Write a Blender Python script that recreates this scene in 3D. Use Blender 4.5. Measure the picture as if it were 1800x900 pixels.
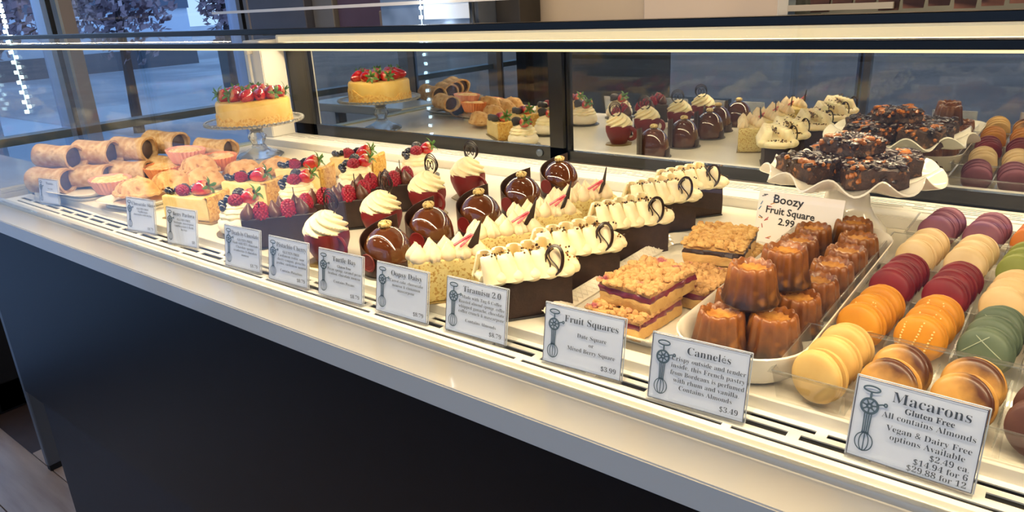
import bpy, bmesh, math, random
from mathutils import Vector, Matrix, noise
PI=math.pi; R=math.radians
random.seed(7)
for o in list(bpy.data.objects): bpy.data.objects.remove(o)
scene=bpy.context.scene; COL=scene.collection
# ---------------------------------------------------------------- camera (image 1800 x 900)
cd=bpy.data.cameras.new('camera'); cam=bpy.data.objects.new('camera',cd); COL.objects.link(cam)
yaw,pit,rol=R(-38.5736),R(-19.5335),R(-2.8788)
fw=Vector((math.sin(yaw)*math.cos(pit),math.cos(yaw)*math.cos(pit),math.sin(pit)))
rt=Vector((math.cos(yaw),-math.sin(yaw),0)); up=rt.cross(fw)
rx=rt*math.cos(rol)+up*math.sin(rol); ux=-rt*math.sin(rol)+up*math.cos(rol)
mw=Matrix((rx,ux,-fw)).transposed().to_4x4(); mw.translation=(0,0,.32); cam.matrix_world=mw
cd.sensor_width=36; cd.lens=1271.27/1800*36; cd.clip_start=.01; cd.clip_end=200
scene.camera=cam
# ---------------------------------------------------------------- view, world
vs=scene.view_settings; vs.view_transform='Standard'; vs.look='None'; vs.gamma=1; vs.use_curve_mapping=False; vs.exposure=0.0
w=bpy.data.worlds.new('dusk'); scene.world=w; w.use_nodes=True
nt=w.node_tree; bg=nt.nodes['Background']
tc=nt.nodes.new('ShaderNodeTexCoord'); sx=nt.nodes.new('ShaderNodeSeparateXYZ'); cr=nt.nodes.new('ShaderNodeValToRGB')
nt.links.new(tc.outputs['Generated'],sx.inputs[0]); nt.links.new(sx.outputs['Z'],cr.inputs[0]); nt.links.new(cr.outputs[0],bg.inputs[0])
cr.color_ramp.elements[0].color=(.30,.45,.70,1); cr.color_ramp.elements[1].color=(.20,.36,.70,1)
bg.inputs[1].default_value=2.1
def area(name,loc,sx,sy,power,col,rot=(0,0,0),spread=PI):
    l=bpy.data.lights.new(name,'AREA'); l.shape='RECTANGLE'; l.size=sx; l.size_y=sy; l.energy=power; l.color=col; l.spread=spread
    o=bpy.data.objects.new(name,l); COL.objects.link(o); o.location=loc; o.rotation_euler=rot; return o
WARM=(1,.775,.49); WARM2=(1,.78,.54)
area('case_light_front',(-.62,.499,.2785),1.9,.010,8.6,WARM,(R(14),0,0))
area('case_light_rear',(-.62,1.112,.2500),1.9,.010,5.6,WARM,(R(-16),0,0))
for x,y,pw,tl in ((-2.2,-.9,4.5,0),(-.6,-.9,4.5,0),(1.2,-.9,4.5,0),(-1.5,1.0,9,38),(-.5,1.0,11,38),(.5,1.0,13,38)):
    area('ceiling_and_wash_light',(x,y,1.86),.5,.12,pw,WARM2,(R(tl),0,0),R(100) if tl else PI)  # tilted rear ones are washes added to brighten the back wall
# ---------------------------------------------------------------- helpers
def lin(h):
    if isinstance(h,str):
        h=h.lstrip('#'); c=[int(h[i:i+2],16)/255 for i in (0,2,4)]
    else: c=[v/255 for v in h]
    return tuple((v/12.92 if v<=.04045 else ((v+.055)/1.055)**2.4) for v in c)+(1,)
MATS={}
def mat(name,c1,c2=None,rough=.5,scale=120,bump=0,bscale=None,metal=0,coat=0,sss=0,c3=None,s3=300,t3=(.55,.62),ramp=(.35,.65),emit=0,spec=.5,grad=None,detail=4,sssr=.004,stretch=None):
    if name in MATS: return MATS[name]
    m=bpy.data.materials.new(name); m.use_nodes=True; nt=m.node_tree; N=nt.nodes; Lk=nt.links.new
    b=N['Principled BSDF']; c1=lin(c1)
    b.inputs['Base Color'].default_value=c1; b.inputs['Roughness'].default_value=rough; b.inputs['Metallic'].default_value=metal
    b.inputs['Specular IOR Level'].default_value=spec
    if coat: b.inputs['Coat Weight'].default_value=coat; b.inputs['Coat Roughness'].default_value=.04
    if sss:
        b.inputs['Subsurface Weight'].default_value=sss; b.inputs['Subsurface Radius'].default_value=(1,.6,.35); b.inputs['Subsurface Scale'].default_value=sssr
    tc=N.new('ShaderNodeTexCoord'); out=None
    vec=tc.outputs['Object']
    if stretch:
        mp=N.new('ShaderNodeMapping'); mp.inputs['Scale'].default_value=stretch; Lk(vec,mp.inputs[0]); vec=mp.outputs[0]
    def nz(s,d=detail):
        n=N.new('ShaderNodeTexNoise'); n.inputs['Scale'].default_value=s; n.inputs['Detail'].default_value=d; Lk(vec,n.inputs['Vector']); return n.outputs['Fac']
    def rmp(f,a,b_):
        r=N.new('ShaderNodeMapRange'); r.inputs[1].default_value=a; r.inputs[2].default_value=b_; Lk(f,r.inputs[0]); return r.outputs[0]
    def mix(f,a,b_):
        x=N.new('ShaderNodeMix'); x.data_type='RGBA'; Lk(f,x.inputs[0])
        for s,v in ((6,a),(7,b_)):
            if isinstance(v,tuple): x.inputs[s].default_value=v
            else: Lk(v,x.inputs[s])
        return x.outputs[2]
    cur=c1
    if c2 is not None: cur=mix(rmp(nz(scale),*ramp),c1,lin(c2))
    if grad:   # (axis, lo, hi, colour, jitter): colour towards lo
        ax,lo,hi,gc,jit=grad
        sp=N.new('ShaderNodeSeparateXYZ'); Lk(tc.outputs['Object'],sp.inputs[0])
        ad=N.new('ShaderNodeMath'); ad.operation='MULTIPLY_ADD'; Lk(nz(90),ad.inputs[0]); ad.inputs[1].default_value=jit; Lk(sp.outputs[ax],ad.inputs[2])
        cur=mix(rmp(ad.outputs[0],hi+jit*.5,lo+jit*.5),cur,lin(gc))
    if c3 is not None: cur=mix(rmp(nz(s3,2),*t3),cur,lin(c3))
    if not isinstance(cur,tuple): Lk(cur,b.inputs['Base Color'])
    if bump:
        bp=N.new('ShaderNodeBump'); bp.inputs['Strength'].default_value=bump; bp.inputs['Distance'].default_value=.002
        Lk(nz(bscale or scale*2,5),bp.inputs['Height']); Lk(bp.outputs[0],b.inputs['Normal'])
    if emit:
        b.inputs['Emission Color'].default_value=c1; b.inputs['Emission Strength'].default_value=emit
    MATS[name]=m; return m
def pane_mat(name,tint=(1,1,1,1),refl=.96,base=.04,rough=0,gl=(1,1,1,1),const=None):
    if name in MATS: return MATS[name]
    m=bpy.data.materials.new(name); m.use_nodes=True; nt=m.node_tree; N=nt.nodes; Lk=nt.links.new
    N.remove(N['Principled BSDF']); out=N['Material Output']
    t=N.new('ShaderNodeBsdfTransparent'); t.inputs[0].default_value=tint
    g=N.new('ShaderNodeBsdfGlossy'); g.inputs['Roughness'].default_value=rough; g.inputs[0].default_value=gl
    mx=N.new('ShaderNodeMixShader'); Lk(t.outputs[0],mx.inputs[1]); Lk(g.outputs[0],mx.inputs[2]); Lk(mx.outputs[0],out.inputs[0])
    if const is not None: mx.inputs[0].default_value=const
    else:
        lw=N.new('ShaderNodeLayerWeight'); lw.inputs[0].default_value=.5
        p=N.new('ShaderNodeMath'); p.operation='POWER'; Lk(lw.outputs['Facing'],p.inputs[0]); p.inputs[1].default_value=5
        q=N.new('ShaderNodeMath'); q.operation='MULTIPLY_ADD'; Lk(p.outputs[0],q.inputs[0]); q.inputs[1].default_value=refl; q.inputs[2].default_value=base
        Lk(q.outputs[0],mx.inputs[0])
    MATS[name]=m; return m
class MB:
    def __init__(s): s.v=[]; s.f=[]
    def add(s,v,f,M=None):
        n=len(s.v); s.v+= [tuple(M@Vector(p)) for p in v] if M else [tuple(p) for p in v]; s.f+=[tuple(i+n for i in q) for q in f]; return s
    def join(s,o,M=None): return s.add(o.v,o.f,M)
    def lathe(s,prof,n=24,fn=None,M=None,a0=0,a1=2*PI,close=True):
        v=[];f=[];full=abs(a1-a0-2*PI)<1e-6; k=n if full else n+1
        rings=[]
        for i,(r,z) in enumerate(prof):
            if abs(r)<1e-7: v.append((0,0,z)); rings.append([len(v)-1]*k); continue
            ring=[]
            for j in range(k):
                a=a0+(a1-a0)*j/n
                p=fn(r,z,a,i) if fn else (r*math.cos(a),r*math.sin(a),z)
                v.append(p); ring.append(len(v)-1)
            rings.append(ring)
        for i in range(len(prof)-1):
            A,B=rings[i],rings[i+1]
            for j in range(n):
                j2=(j+1)%k; q=[A[j],A[j2],B[j2],B[j]]
                q=[x for t,x in enumerate(q) if x not in q[:t]]
                if len(q)>2: f.append(tuple(q))
        return s.add(v,f,M)
    def ball(s,c=(0,0,0),r=(1,1,1),n=14,m=8,fn=None,M=None):
        if not isinstance(r,tuple): r=(r,r,r)
        prof=[(math.sin(PI*i/m),-math.cos(PI*i/m)) for i in range(m+1)]; prof[0]=(0,-1); prof[-1]=(0,1)
        t=MB().lathe(prof,n)
        v=[]
        for p in t.v:
            k=fn(p) if fn else 1
            v.append((c[0]+p[0]*r[0]*k,c[1]+p[1]*r[1]*k,c[2]+p[2]*r[2]*k))
        return s.add(v,t.f,M)
    def box(s,x0,x1,y0,y1,z0,z1,M=None):
        v=[(x,y,z) for z in(z0,z1) for y in(y0,y1) for x in(x0,x1)]
        return s.add(v,[(0,2,3,1),(4,5,7,6),(0,1,5,4),(2,6,7,3),(0,4,6,2),(1,3,7,5)],M)
    def rbox(s,x0,x1,y0,y1,z0,z1,b=.002,seg=2,M=None):
        bm=bmesh.new(); bmesh.ops.create_cube(bm,size=1)
        for q in bm.verts: q.co=Vector(((x0+x1)/2+q.co.x*(x1-x0),(y0+y1)/2+q.co.y*(y1-y0),(z0+z1)/2+q.co.z*(z1-z0)))
        bmesh.ops.bevel(bm,geom=bm.edges[:],offset=b,segments=seg,affect='EDGES')
        bm.verts.index_update(); s.add([q.co[:] for q in bm.verts],[tuple(q.index for q in f.verts) for f in bm.faces],M); bm.free(); return s
    def tube(s,pts,r=.001,n=6,closed=False,M=None,flat=1):
        pts=[Vector(p) for p in pts]; k=len(pts); v=[];f=[]; prev=None
        for i,p in enumerate(pts):
            if closed: d=pts[(i+1)%k]-pts[i-1]
            else: d=pts[min(i+1,k-1)]-pts[max(i-1,0)]
            d.normalize()
            a=prev-d*prev.dot(d) if prev is not None else d.orthogonal()
            if a.length<1e-6: a=d.orthogonal()
            a.normalize(); prev=a; b=d.cross(a)
            rr=r(i/(k-1)) if callable(r) else r
            for j in range(n):
                t=2*PI*j/n; v.append(p+a*math.cos(t)*rr+b*math.sin(t)*rr*flat)
        for i in range(k if closed else k-1):
            for j in range(n):
                i2=(i+1)%k; f.append((i*n+j,i*n+(j+1)%n,i2*n+(j+1)%n,i2*n+j))
        if not closed: f.append(tuple(range(n))[::-1]); f.append(tuple((k-1)*n+j for j in range(n)))
        return s.add(v,f,M)
    def slab(s,poly,z0,z1,nz=3,bev=.002,rings=5,fn=None,step=.006,M=None,bev0=None):
        P=[]
        n=len(poly)
        for i in range(n):
            a=Vector(poly[i]);b=Vector(poly[(i+1)%n]); k=max(1,round((b-a).length/step))
            for j in range(k): P.append(a+(b-a)*j/k)
        c=sum(P,Vector((0,0)))/len(P); rad=sum((p-c).length for p in P)/len(P)
        lay=[]; b0=bev if bev0 is None else bev0
        for t in range(rings-1,0,-1): lay.append((1-(b0/rad)-(1-b0/rad)*t/rings,z0))
        lay.append((1-b0/rad,z0))
        if b0>0: lay.append((1-.3*b0/rad,z0+.3*b0))
        zs=[z0+b0+(z1-bev-z0-b0)*i/nz for i in range(nz+1)]
        for z in zs: lay.append((1,z))
        lay.append((1-.3*bev/rad,z1-.3*bev)); lay.append((1-bev/rad,z1))
        for t in range(1,rings): lay.append((1-(bev/rad)-(1-bev/rad)*t/rings,z1))
        v=[];f=[];m=len(P)
        for k,z in lay:
            for p in P:
                q=c+(p-c)*k; v.append((q.x,q.y,z))
        for i in range(len(lay)-1):
            for j in range(m): f.append((i*m+j,i*m+(j+1)%m,(i+1)*m+(j+1)%m,(i+1)*m+j))
        v.append((c.x,c.y,z0)); f+= [(len(v)-1,(j+1)%m,j) for j in range(m)]
        v.append((c.x,c.y,z1)); L=(len(lay)-1)*m; f+=[(len(v)-1,L+j,L+(j+1)%m) for j in range(m)]
        if fn: v=[fn(Vector(p)) for p in v]
        return s.add(v,f,M)
    def prism(s,poly,z0,z1,M=None):
        n=len(poly); v=[(p[0],p[1],z0) for p in poly]+[(p[0],p[1],z1) for p in poly]
        return s.add(v,[tuple(range(n))[::-1],tuple(range(n,2*n))]+[(i,(i+1)%n,n+(i+1)%n,n+i) for i in range(n)],M)
    def mesh(s,name,m,smooth=True,ang=40):
        me=bpy.data.meshes.new(name); me.from_pydata(s.v,[],s.f); me.materials.append(m)
        if smooth:
            me.shade_smooth(); me.set_sharp_from_angle(angle=R(ang))
        me.update(); return me
def obj(name,mb,m=None,parent=None,loc=(0,0,0),rot=(0,0,0),smooth=True,ang=40,sc=None):
    me=mb.mesh(name,m,smooth,ang) if isinstance(mb,MB) else mb
    o=bpy.data.objects.new(name,me); COL.objects.link(o); o.location=loc; o.rotation_euler=rot
    if sc: o.scale=(sc,sc,sc) if not isinstance(sc,tuple) else sc
    if parent: o.parent=parent
    return o
def tag(o,label=None,cat=None,group=None,kind=None):
    for k,v in (('label',label),('category',cat),('group',group),('kind',kind)):
        if v: o[k]=v
    return o
def thing(name,label,cat,loc=(0,0,0),rz=0,group=None,rot=None):
    o=bpy.data.objects.new(name,None); COL.objects.link(o); o.location=loc; o.rotation_euler=rot or (0,0,rz); o.empty_display_size=.02
    return tag(o,label,cat,group)
def struct(o): o['kind']='structure'; return o
def kids(o): return [c for c in bpy.data.objects if c.parent is o]
def dup(root,loc,rz,label,kidmap):
    r=root.copy(); COL.objects.link(r); r.location=loc; r.rotation_euler=(root.rotation_euler[0],root.rotation_euler[1],rz); r['label']=label
    def rec(src,dst):
        for c in kidmap.get(src.name,[]):
            d=c.copy(); COL.objects.link(d); d.parent=dst; rec(c,d)
    rec(root,r); return r
def kmap():
    k={}
    for o in bpy.data.objects:
        if o.parent: k.setdefault(o.parent.name,[]).append(o)
    return k
def nz(v,s,seed=0): return noise.noise(Vector((v[0]*s+seed*3.1,v[1]*s-seed*1.7,v[2]*s+seed)))
def T(x=0,y=0,z=0,rz=0,rx=0,ry=0,sc=1):
    return Matrix.Translation((x,y,z))@Matrix.Rotation(rz,4,'Z')@Matrix.Rotation(ry,4,'Y')@Matrix.Rotation(rx,4,'X')@(Matrix.Diagonal((sc,sc,sc,1)) if not isinstance(sc,tuple) else Matrix.Diagonal(sc+(1,)))
def circ(r,n,cx=0,cy=0,z=None,a0=0):
    p=[(cx+r*math.cos(a0+2*PI*i/n),cy+r*math.sin(a0+2*PI*i/n)) for i in range(n)]
    return p if z is None else [(a,b,z) for a,b in p]
def rrect(w,d,r,n=6):
    P=[]
    for (sx_,sy_,a0) in ((1,1,0),(-1,1,PI/2),(-1,-1,PI),(1,-1,1.5*PI)):
        for i in range(n+1):
            a=a0+PI/2*i/n; P.append((sx_*(w/2-r)+r*math.cos(a),sy_*(d/2-r)+r*math.sin(a)))
    return P
# ---------------------------------------------------------------- materials shared
WHITE=mat('white_laminate','#ece6d8',rough=.22,coat=.3)
WHITEM=mat('white_metal','#e9e6dd',rough=.35)
GREYM=mat('grey_ridge','#c4bfb2',rough=.35,metal=.25)
DARK=mat('dark_gap','#191a1c',rough=.7)
BLACK=mat('black_frame','#08090c',rough=.25)
BODY=mat('black_body','#07080b','#0b0c10',spec=.35,rough=.42,scale=40,bump=.05,bscale=900)
KICK=mat('kick_blue_black','#15171f','#191b24',rough=.5,scale=50)
GLASS=pane_mat('clear_glass',(.955,.97,.965,1))
WGLASS=pane_mat('window_glass',(.93,.95,.96,1))
MIRROR=pane_mat('mirror_glass',(.35,.40,.42,1),const=.56,gl=(.84,.86,.84,1))
ACRYL=pane_mat('acrylic',(.95,.96,.97,1),base=.05)
PLASTIC=pane_mat('clear_plastic',(.93,.935,.93,1),base=.06,rough=.03)
RIMP=pane_mat('plastic_rim',(.84,.85,.84,1),base=.11,rough=.3)
# ---------------------------------------------------------------- room shell
XW,YB,YF,XR,ZF,ZC=-2.72,1.851,-3.0,3.2,-.9,1.9
RS=.7556; YB0=2.45; ZP=-1.2946
WALL=mat('beige_wall','#b8a892','#b1a18b',rough=.8,scale=3)
fl=struct(obj('floor',MB().box(XW-.05,XR,YF,YB,ZF-.1,ZF-.004),mat('floor_base','#4a3a33','#5a473e',rough=.4,scale=8)))
pk=[mat('plank_%s'%n,a,b,rough=.3,scale=26,bump=.1,bscale=60,detail=8,stretch=(.12,1,1),ramp=(.3,.7)) for n,a,b in (('umber','#a5866f','#c9ab92'),('grey','#ae9078','#d0b49a'),('tan','#b89a84','#d8bfa8'))]
pl=MB().rbox(0,1.2,0,.148,-.003,.003,.0015,1).mesh('floor_plank',pk[0])
pms=[]
for m in pk:
    q=pl.copy(); q.materials.clear(); q.materials.append(m); pms.append(q)
for j in range(11):
    for i in range(3):
        x=-2.9+i*1.204+(.45 if j%2 else .05)+.13*(j%3)
        if x<XW: x=XW
        o=obj('floor_plank',pms[(i*2+j*5)%3],None,fl,(x,-.5+.15*j,ZF))
struct(obj('ceiling',MB().box(XW,XR,YF,YB,ZC,ZC+.1),mat('ceiling_white','#b7b0a4',rough=.8)))
struct(obj('wall_right',MB().box(XR,XR+.1,YF,YB,ZF,ZC),WALL))
wb=struct(obj('wall_back',MB().box(XW,XR,YB,YB+.1,ZF,ZC),WALL))
ALU=mat('window_aluminium','#8fa6cc',rough=.35,metal=.2); TAN=mat('tan_post','#b9aa9e',rough=.6); RAIL=mat('window_rail','#76828a',rough=.4)
GASK=mat('black_gasket','#101216',rough=.5)
def window(name,at,lo,hi,edges,axis):
    # at = wall plane, edges = mullion positions, axis 'y' (left wall) or 'x' (front wall)
    root=struct(thing(name,None,None,(0,0,0)))
    def bx(a0,a1,d0,d1,z0,z1):
        m=MB()
        if axis=='y': m.box(at+d0,at+d1,a0,a1,z0,z1)
        else: m.box(a0,a1,at+d0,at+d1,z0,z1)
        return m
    f=bx(lo,hi,-.06,.02,ZF,ZF+.10); f.join(bx(lo,hi,-.06,.02,ZC-.12,ZC)); obj('window_frame',f,ALU,root)
    obj('window_rail',bx(lo,hi,-.05,.02,-.050,-.024),RAIL,root)
    if axis=='y': obj('window_sill',bx(lo,hi,.0,.045,ZF,ZF+.10),GASK,root)
    for e in edges:
        mu=obj('mullion',bx(e-.023,e+.023,-.05,.023,ZF,ZC),ALU,root); obj('gasket',bx(e-.007,e+.007,.023,.026,ZF,ZC),GASK,mu); obj('tan_post',bx(e+.023,e+.064,-.02,.045,ZF,ZC),TAN,mu)
    E=[lo]+list(edges)+[hi]
    for a,b in zip(E[:-1],E[1:]):
        if b-a<.1: continue
        obj('pane',bx(a+.03,b-.03,-.024,-.018,ZF+.1,-.050),WGLASS,root); obj('pane',bx(a+.03,b-.03,-.024,-.018,-.024,ZC-.12),WGLASS,root)
    return root
window('window_1',XW,YF,1.80,[-2.455,-1.755,-1.055,-.355,.345,1.045,1.745],'y')
window('window_2',YF,XW,XR,[-1.2,0.02,1.2,2.3],'x')
struct(obj('trim_2',MB().rbox(-2.715,-2.675,.585,.715,ZF,-.45,.004,1),GASK))
# back wall dressing: low strip seen over the case
def rs(o):
    l=o.location; o.location=(l[0]*RS,l[1]*RS,.32+(l[2]-.32)*RS); o.scale=(RS,RS,RS); return o
def strip(name,x0,x1,d,z0,z1,m,label=None,cat=None,b=.004):
    o=obj(name,MB().rbox(x0,x1,YB0-d,YB0-.002,z0,z1,b,1),m); rs(o)
    if label: tag(o,label,cat)
    return o
for nm,x0,x1,d,z1,m,lb,ct in [
 ('wall_panel',-3.58,-3.548,.03,1.6,ALU,'narrow pale blue wall panel in far left corner','panel'),
 ('wall_post',-3.545,-3.482,.10,1.7,TAN,'tan square post by the corner window','post'),
 ('tall_cabinet',-3.48,-3.02,.16,1.2,mat('cabinet_grey','#55535a','#4c4b52',rough=.6,scale=5),'dark grey tall cabinet beside tan corner post','cabinet'),
 ('partition',-3.01,-2.86,.12,1.3,mat('taupe','#6e6962',rough=.6),'narrow taupe partition beside purple panel','partition'),
 ('wall_board',-2.85,-2.47,.10,1.25,mat('plum_panel','#4b3644','#56404e',rough=.7,scale=3),'dull plum purple board behind the counter','board'),
 ('storage_box',-2.462,-2.40,.2,.30,mat('tan_card','#7a6a5c',rough=.8),'small tan box standing between purple board and fridge','box'),
 ('dark_post',-1.862,-1.745,.14,1.6,mat('dark_column','#2f2c29','#38342f',rough=.5,scale=8),'dark brown column between fridge and beige wall','column'),
 ('wall_pier',-1.27,-.79,.05,1.7,mat('pale_beige','#c4b4a2',rough=.8),'pale beige raised wall section right of the corner','wall section'),
 ('white_pillar',-.775,-.715,.14,1.6,mat('pillar_white','#cfc8b8',rough=.6),'off white pillar left of the hanging brown bags','pillar')]:
    strip(nm,x0,x1,d,ZP,z1,m,lb,ct)
fr=thing('refrigerator','blue grey steel refrigerator with white paper notice on its door','refrigerator',(-2.11,2.2,ZP)); rs(fr)
SS=mat('brushed_steel','#8d98a8','#707c8c',rough=.35,scale=6,metal=.6)
obj('cabinet',MB().rbox(-.26,.245,0,.24,0,1.9,.01,2),SS,fr); obj('door',MB().rbox(-.255,.24,-.03,-.003,.05,1.85,.008,2),mat('steel_door','#93a0b2','#6d7a8a',rough=.3,scale=9,metal=.5,detail=1),fr)
obj('handle',MB().tube([(-.22,-.04,.9),(-.22,-.07,.95),(-.22,-.07,1.4),(-.22,-.04,1.45)],.008,8),SS,fr)
obj('notice',MB().box(.0,.235,-.0335,-.0305,1.555,1.82),mat('paper_notice','#dfe8f2',rough=.7),fr)
rk=thing('bag_rack','beige shelf rack with pale rail behind the white pillar','shelf',(-.2,2.3,ZP)); rs(rk)
RB=mat('rack_beige','#b5ab98',rough=.6); RG=mat('rack_grey','#5f6560',rough=.5)
obj('shelf_board',MB().box(-.5,.9,-.12,.14,1.495,1.507),RG,rk); obj('rail',MB().box(-.5,-.23,-.125,-.11,1.545,1.561),RB,rk)
obj('hanging_rod',MB().tube([(-.5,-.09,1.755),(.9,-.09,1.755)],.006,8),RB,rk)
obj('upright',MB().box(-.5,-.48,-.12,.14,0,1.9),RG,rk); obj('upright',MB().box(.88,.9,-.12,.14,0,1.9),RG,rk)
obj('back_panel',MB().box(-.48,.88,.135,.145,.0,1.9),mat('rack_back','#77786f','#6a6c66',rough=.7,scale=6),rk)
ORD='first second third fourth fifth sixth seventh eighth ninth tenth eleventh twelfth thirteenth'.split()
BAG=mat('kraft_bag','#7d5242','#6b4538',rough=.7,scale=20)
for i in range(13):
    b=MB(); w_=.029; x=-.20+i*.058
    b.add([(-w_*.8,-.012,.0),(w_*.8,-.012,.0),(w_*.8,.012,.0),(-w_*.8,.012,.0),(-w_*1.1,-.012,.14),(w_*1.1,-.012,.14),(w_*1.1,.012,.14),(-w_*1.1,.012,.14)],[(0,3,2,1),(4,5,6,7),(0,1,5,4),(1,2,6,5),(2,3,7,6),(3,0,4,7)])
    o=obj('paper_bag',b,BAG,None,(-.2+x-.22,2.205,.245+.004*(i%3)),(0,0,R(6))); rs(o)
    tag(o,'brown paper bag on the back rack, %s in the row from the left'%ORD[i],'bag','brown paper bags on the rack')
for i in range(9):
    x=-.60+i*.058
    o=obj('shelf_box',MB().rbox(x,x+.032,2.20,2.25,.2125,.236,.002,1),RB); rs(o); tag(o,'small beige box below the brown bags, %s from the left'%ORD[i],'box','beige boxes on the rack shelf')
# white rail high behind the case (horizontal bright line)
o=obj('wall_rail',MB().box(-3.85*.94,-.2,2.165,2.178,.318,.331),mat('cream_rail','#efe4d6',rough=.4)); rs(o); tag(o,'thin cream horizontal rail in front of the back wall','rail')
ROOMEND=None
# hanging LED strings
LED=mat('led_point','#e8fff6',emit=9); LED2=mat('led_point_bright','#e6f4ff',emit=40)
def led(label,pts,size,loc,lm=None):
    r=thing('light_strip',label,'light strip',loc)
    b=MB()
    for p in pts: b.box(p[0]-size,p[0]+size,p[1]-size,p[1]+size,p[2]-size*1.1,p[2]+size*1.1)
    t=obj('bulbs',b,lm or LED,r,smooth=False); t['kind']='stuff'
    z=[p[2] for p in pts]; obj('wire',MB().tube([(0,0,min(z)),(0,0,max(z))],size*.45,5),mat('led_wire','#bcd8e8',emit=1.2),r)
led('hanging strip of small white lights in the left window',[(0,0,.0152*i) if i>16 else (0,(.0052 if i%2 else -.0052),.0152*i) for i in range(38)],.0045,(-2.645,.892,.056))  # lower zigzag of bulbs imitates the strip's doubled reflection
led('string of white lights hanging behind the mirror door',[(.0015*(-1)**i,0,.026*i) for i in range(38)],.0036,(-1.55,1.58,-.055),LED2)
# ---------------------------------------------------------------- outside
SNOW=mat('snow_ground','#c6cbd2','#9aa2ae',rough=.9,scale=.35,ramp=(.42,.6))
struct(obj('ground',MB().box(-90,40,-90,60,-1.2,-1.02),SNOW))
st=struct(obj('trim_1',MB().box(-90,40,-90,YF-.1,-1.02,-1.0),mat('street_paving','#b8927a','#9c7d69',rough=.9,scale=.8)))
BARK=mat('bark','#3b3234','#4e4347',rough=.9,scale=20)
LEAF=mat('dry_leaf','#a08892','#cbbcc6',rough=.8,scale=3,c3='#6a5862',s3=6,t3=(.5,.6))
def tree(x,y,h,rad,label,seed):
    rnd=random.Random(seed); r=thing('tree',label,'tree',(x,y,-1.02),0,None)
    b=MB().tube([(0,0,0),(.03,.02,h*.35),(0,.05,h*.75),(0,0,h)],lambda t:.07*(1-.7*t),8)
    for k in range(7):
        a=rnd.random()*6.28; z=h*(.35+.08*k); b.tube([(0,0,z),(math.cos(a)*rad*.4,math.sin(a)*rad*.4,z+.25),(math.cos(a)*rad*.8,math.sin(a)*rad*.8,z+.4)],lambda t:.025*(1-.8*t),5)
    obj('trunk',b,BARK,r)
    f=MB()
    for k in range(2600):
        while True:
            p=Vector((rnd.uniform(-1,1),rnd.uniform(-1,1),rnd.uniform(-1,1)))
            if p.length<1 and p.length>.3: break
        n=noise.noise(p*2.2+Vector((seed,0,0)))
        p*=1+.35*n
        c=Vector((p.x*rad,p.y*rad,h*.72+p.z*h*.36)); s=.055
        a=Vector((rnd.uniform(-1,1),rnd.uniform(-1,1),rnd.uniform(-1,1))).normalized(); bb=a.orthogonal().normalized(); cc=a.cross(bb)
        f.add([c-bb*s,c+cc*s*.6,c+bb*s,c-cc*s*.6],[(0,1,2,3)])
    o=obj('foliage',f,LEAF,r,smooth=False); o['kind']='stuff'
tree(-8.6,2.55,2.6,.85,'bushy tree with dry purplish leaves outside, leftmost behind the light strip',1)
tree(-9.2,4.25,2.7,.75,'round tree with dry purplish leaves outside the window middle pane',2)
tree(-9.6,5.9,3.0,.42,'slim tree with dry leaves outside in front of pale building',3)
tree(-9.0,6.6,2.4,.45,'slim dry tree outside beside the window corner',4)
bd=thing('building','low pale building with a grey band across the snowy street','building',(-24,10.5,-1.02))
obj('wall',MB().box(-3,3,-7,1.3,0,4.2),mat('pale_render','#d4e2f2','#c8d8ec',rough=.8,scale=1),bd)
obj('grey_band',MB().box(2.98,3.08,-4.2,1.32,1.55,2.15),mat('grey_band','#5f6c80',rough=.8),bd)
obj('plinth',MB().box(2.98,3.1,-7,1.32,0,.5),mat('grey_band2','#4c5868',rough=.8),bd)
ub=thing('utility_cabinet','dark teal street cabinet between the two slim trees','cabinet',(-12,7.75,-1.02)); 
obj('box',MB().rbox(-.3,.3,-.42,.42,.05,1.05,.02,1),mat('teal_paint','#33454f',rough=.6),ub); obj('lid',MB().rbox(-.34,.34,-.46,.46,1.05,1.12,.02,1),mat('lid_snow','#a9bdd8',rough=.8),ub)
# ---------------------------------------------------------------- furniture of the cafe
BT=mat('table_black','#0d0e12',rough=.35)
def ctable(x,y,label,topz,r=.33,topr=.36):
    t=thing('cafe_table',label,'table',(x,y,ZF))
    obj('base',MB().lathe([(0,.0),(r,.0),(r,.02),(r*.9,.045),(r*.35,.07),(.05,.1),(0,.1)],40),BT,t)
    obj('column',MB().lathe([(.04,.09),(.038,topz-.02)],20),BT,t)
    obj('table_top',MB().lathe([(0,topz-.03),(topr-.01,topz-.03),(topr,topz-.02),(topr,topz-.006),(topr-.008,topz),(0,topz)],48),mat('table_top_dark','#3a2f2c','#46382f',rough=.3,scale=10),t)
ctable(.55,-1.6,'dark round cafe table behind the viewer, reflected in the mirror door, nearer one',.74)
ctable(1.6,-2.2,'dark round cafe table by the street window, reflected in the mirror door',.74)
bn=thing('mirror_darkening_bench','dark upholstered bench added by the left window behind the viewer to darken the mirror','bench',(-2.30,-1.95,ZF))  # bench added to keep bright snow out of the mirror door
UP=mat('dark_upholstery','#1f2023','#2a2b2f',rough=.7,scale=12)
obj('seat',MB().rbox(-.25,.3,-.95,.85,.12,.46,.03,2),UP,bn); obj('backrest',MB().rbox(-.34,-.22,-.95,.85,.12,.98,.03,2),UP,bn); obj('plinth',MB().box(-.2,.22,-.92,.82,0,.12),DARK,bn)
sd=thing('side_counter','white narrow side counter on grey leg, left of the display case','counter',(-2.0,.56,ZF))
obj('worktop',MB().rbox(-.25,.255,-.09,.10,.872,.9,.004,2),WHITE,sd)
obj('leg',MB().rbox(-.192,-.167,-.018,.018,0.02,.872,.003,1),mat('grey_leg','#6d7278',rough=.4,metal=.3),sd); obj('foot',MB().box(-.190,-.169,-.016,.016,0,.02),DARK,sd)
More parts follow.
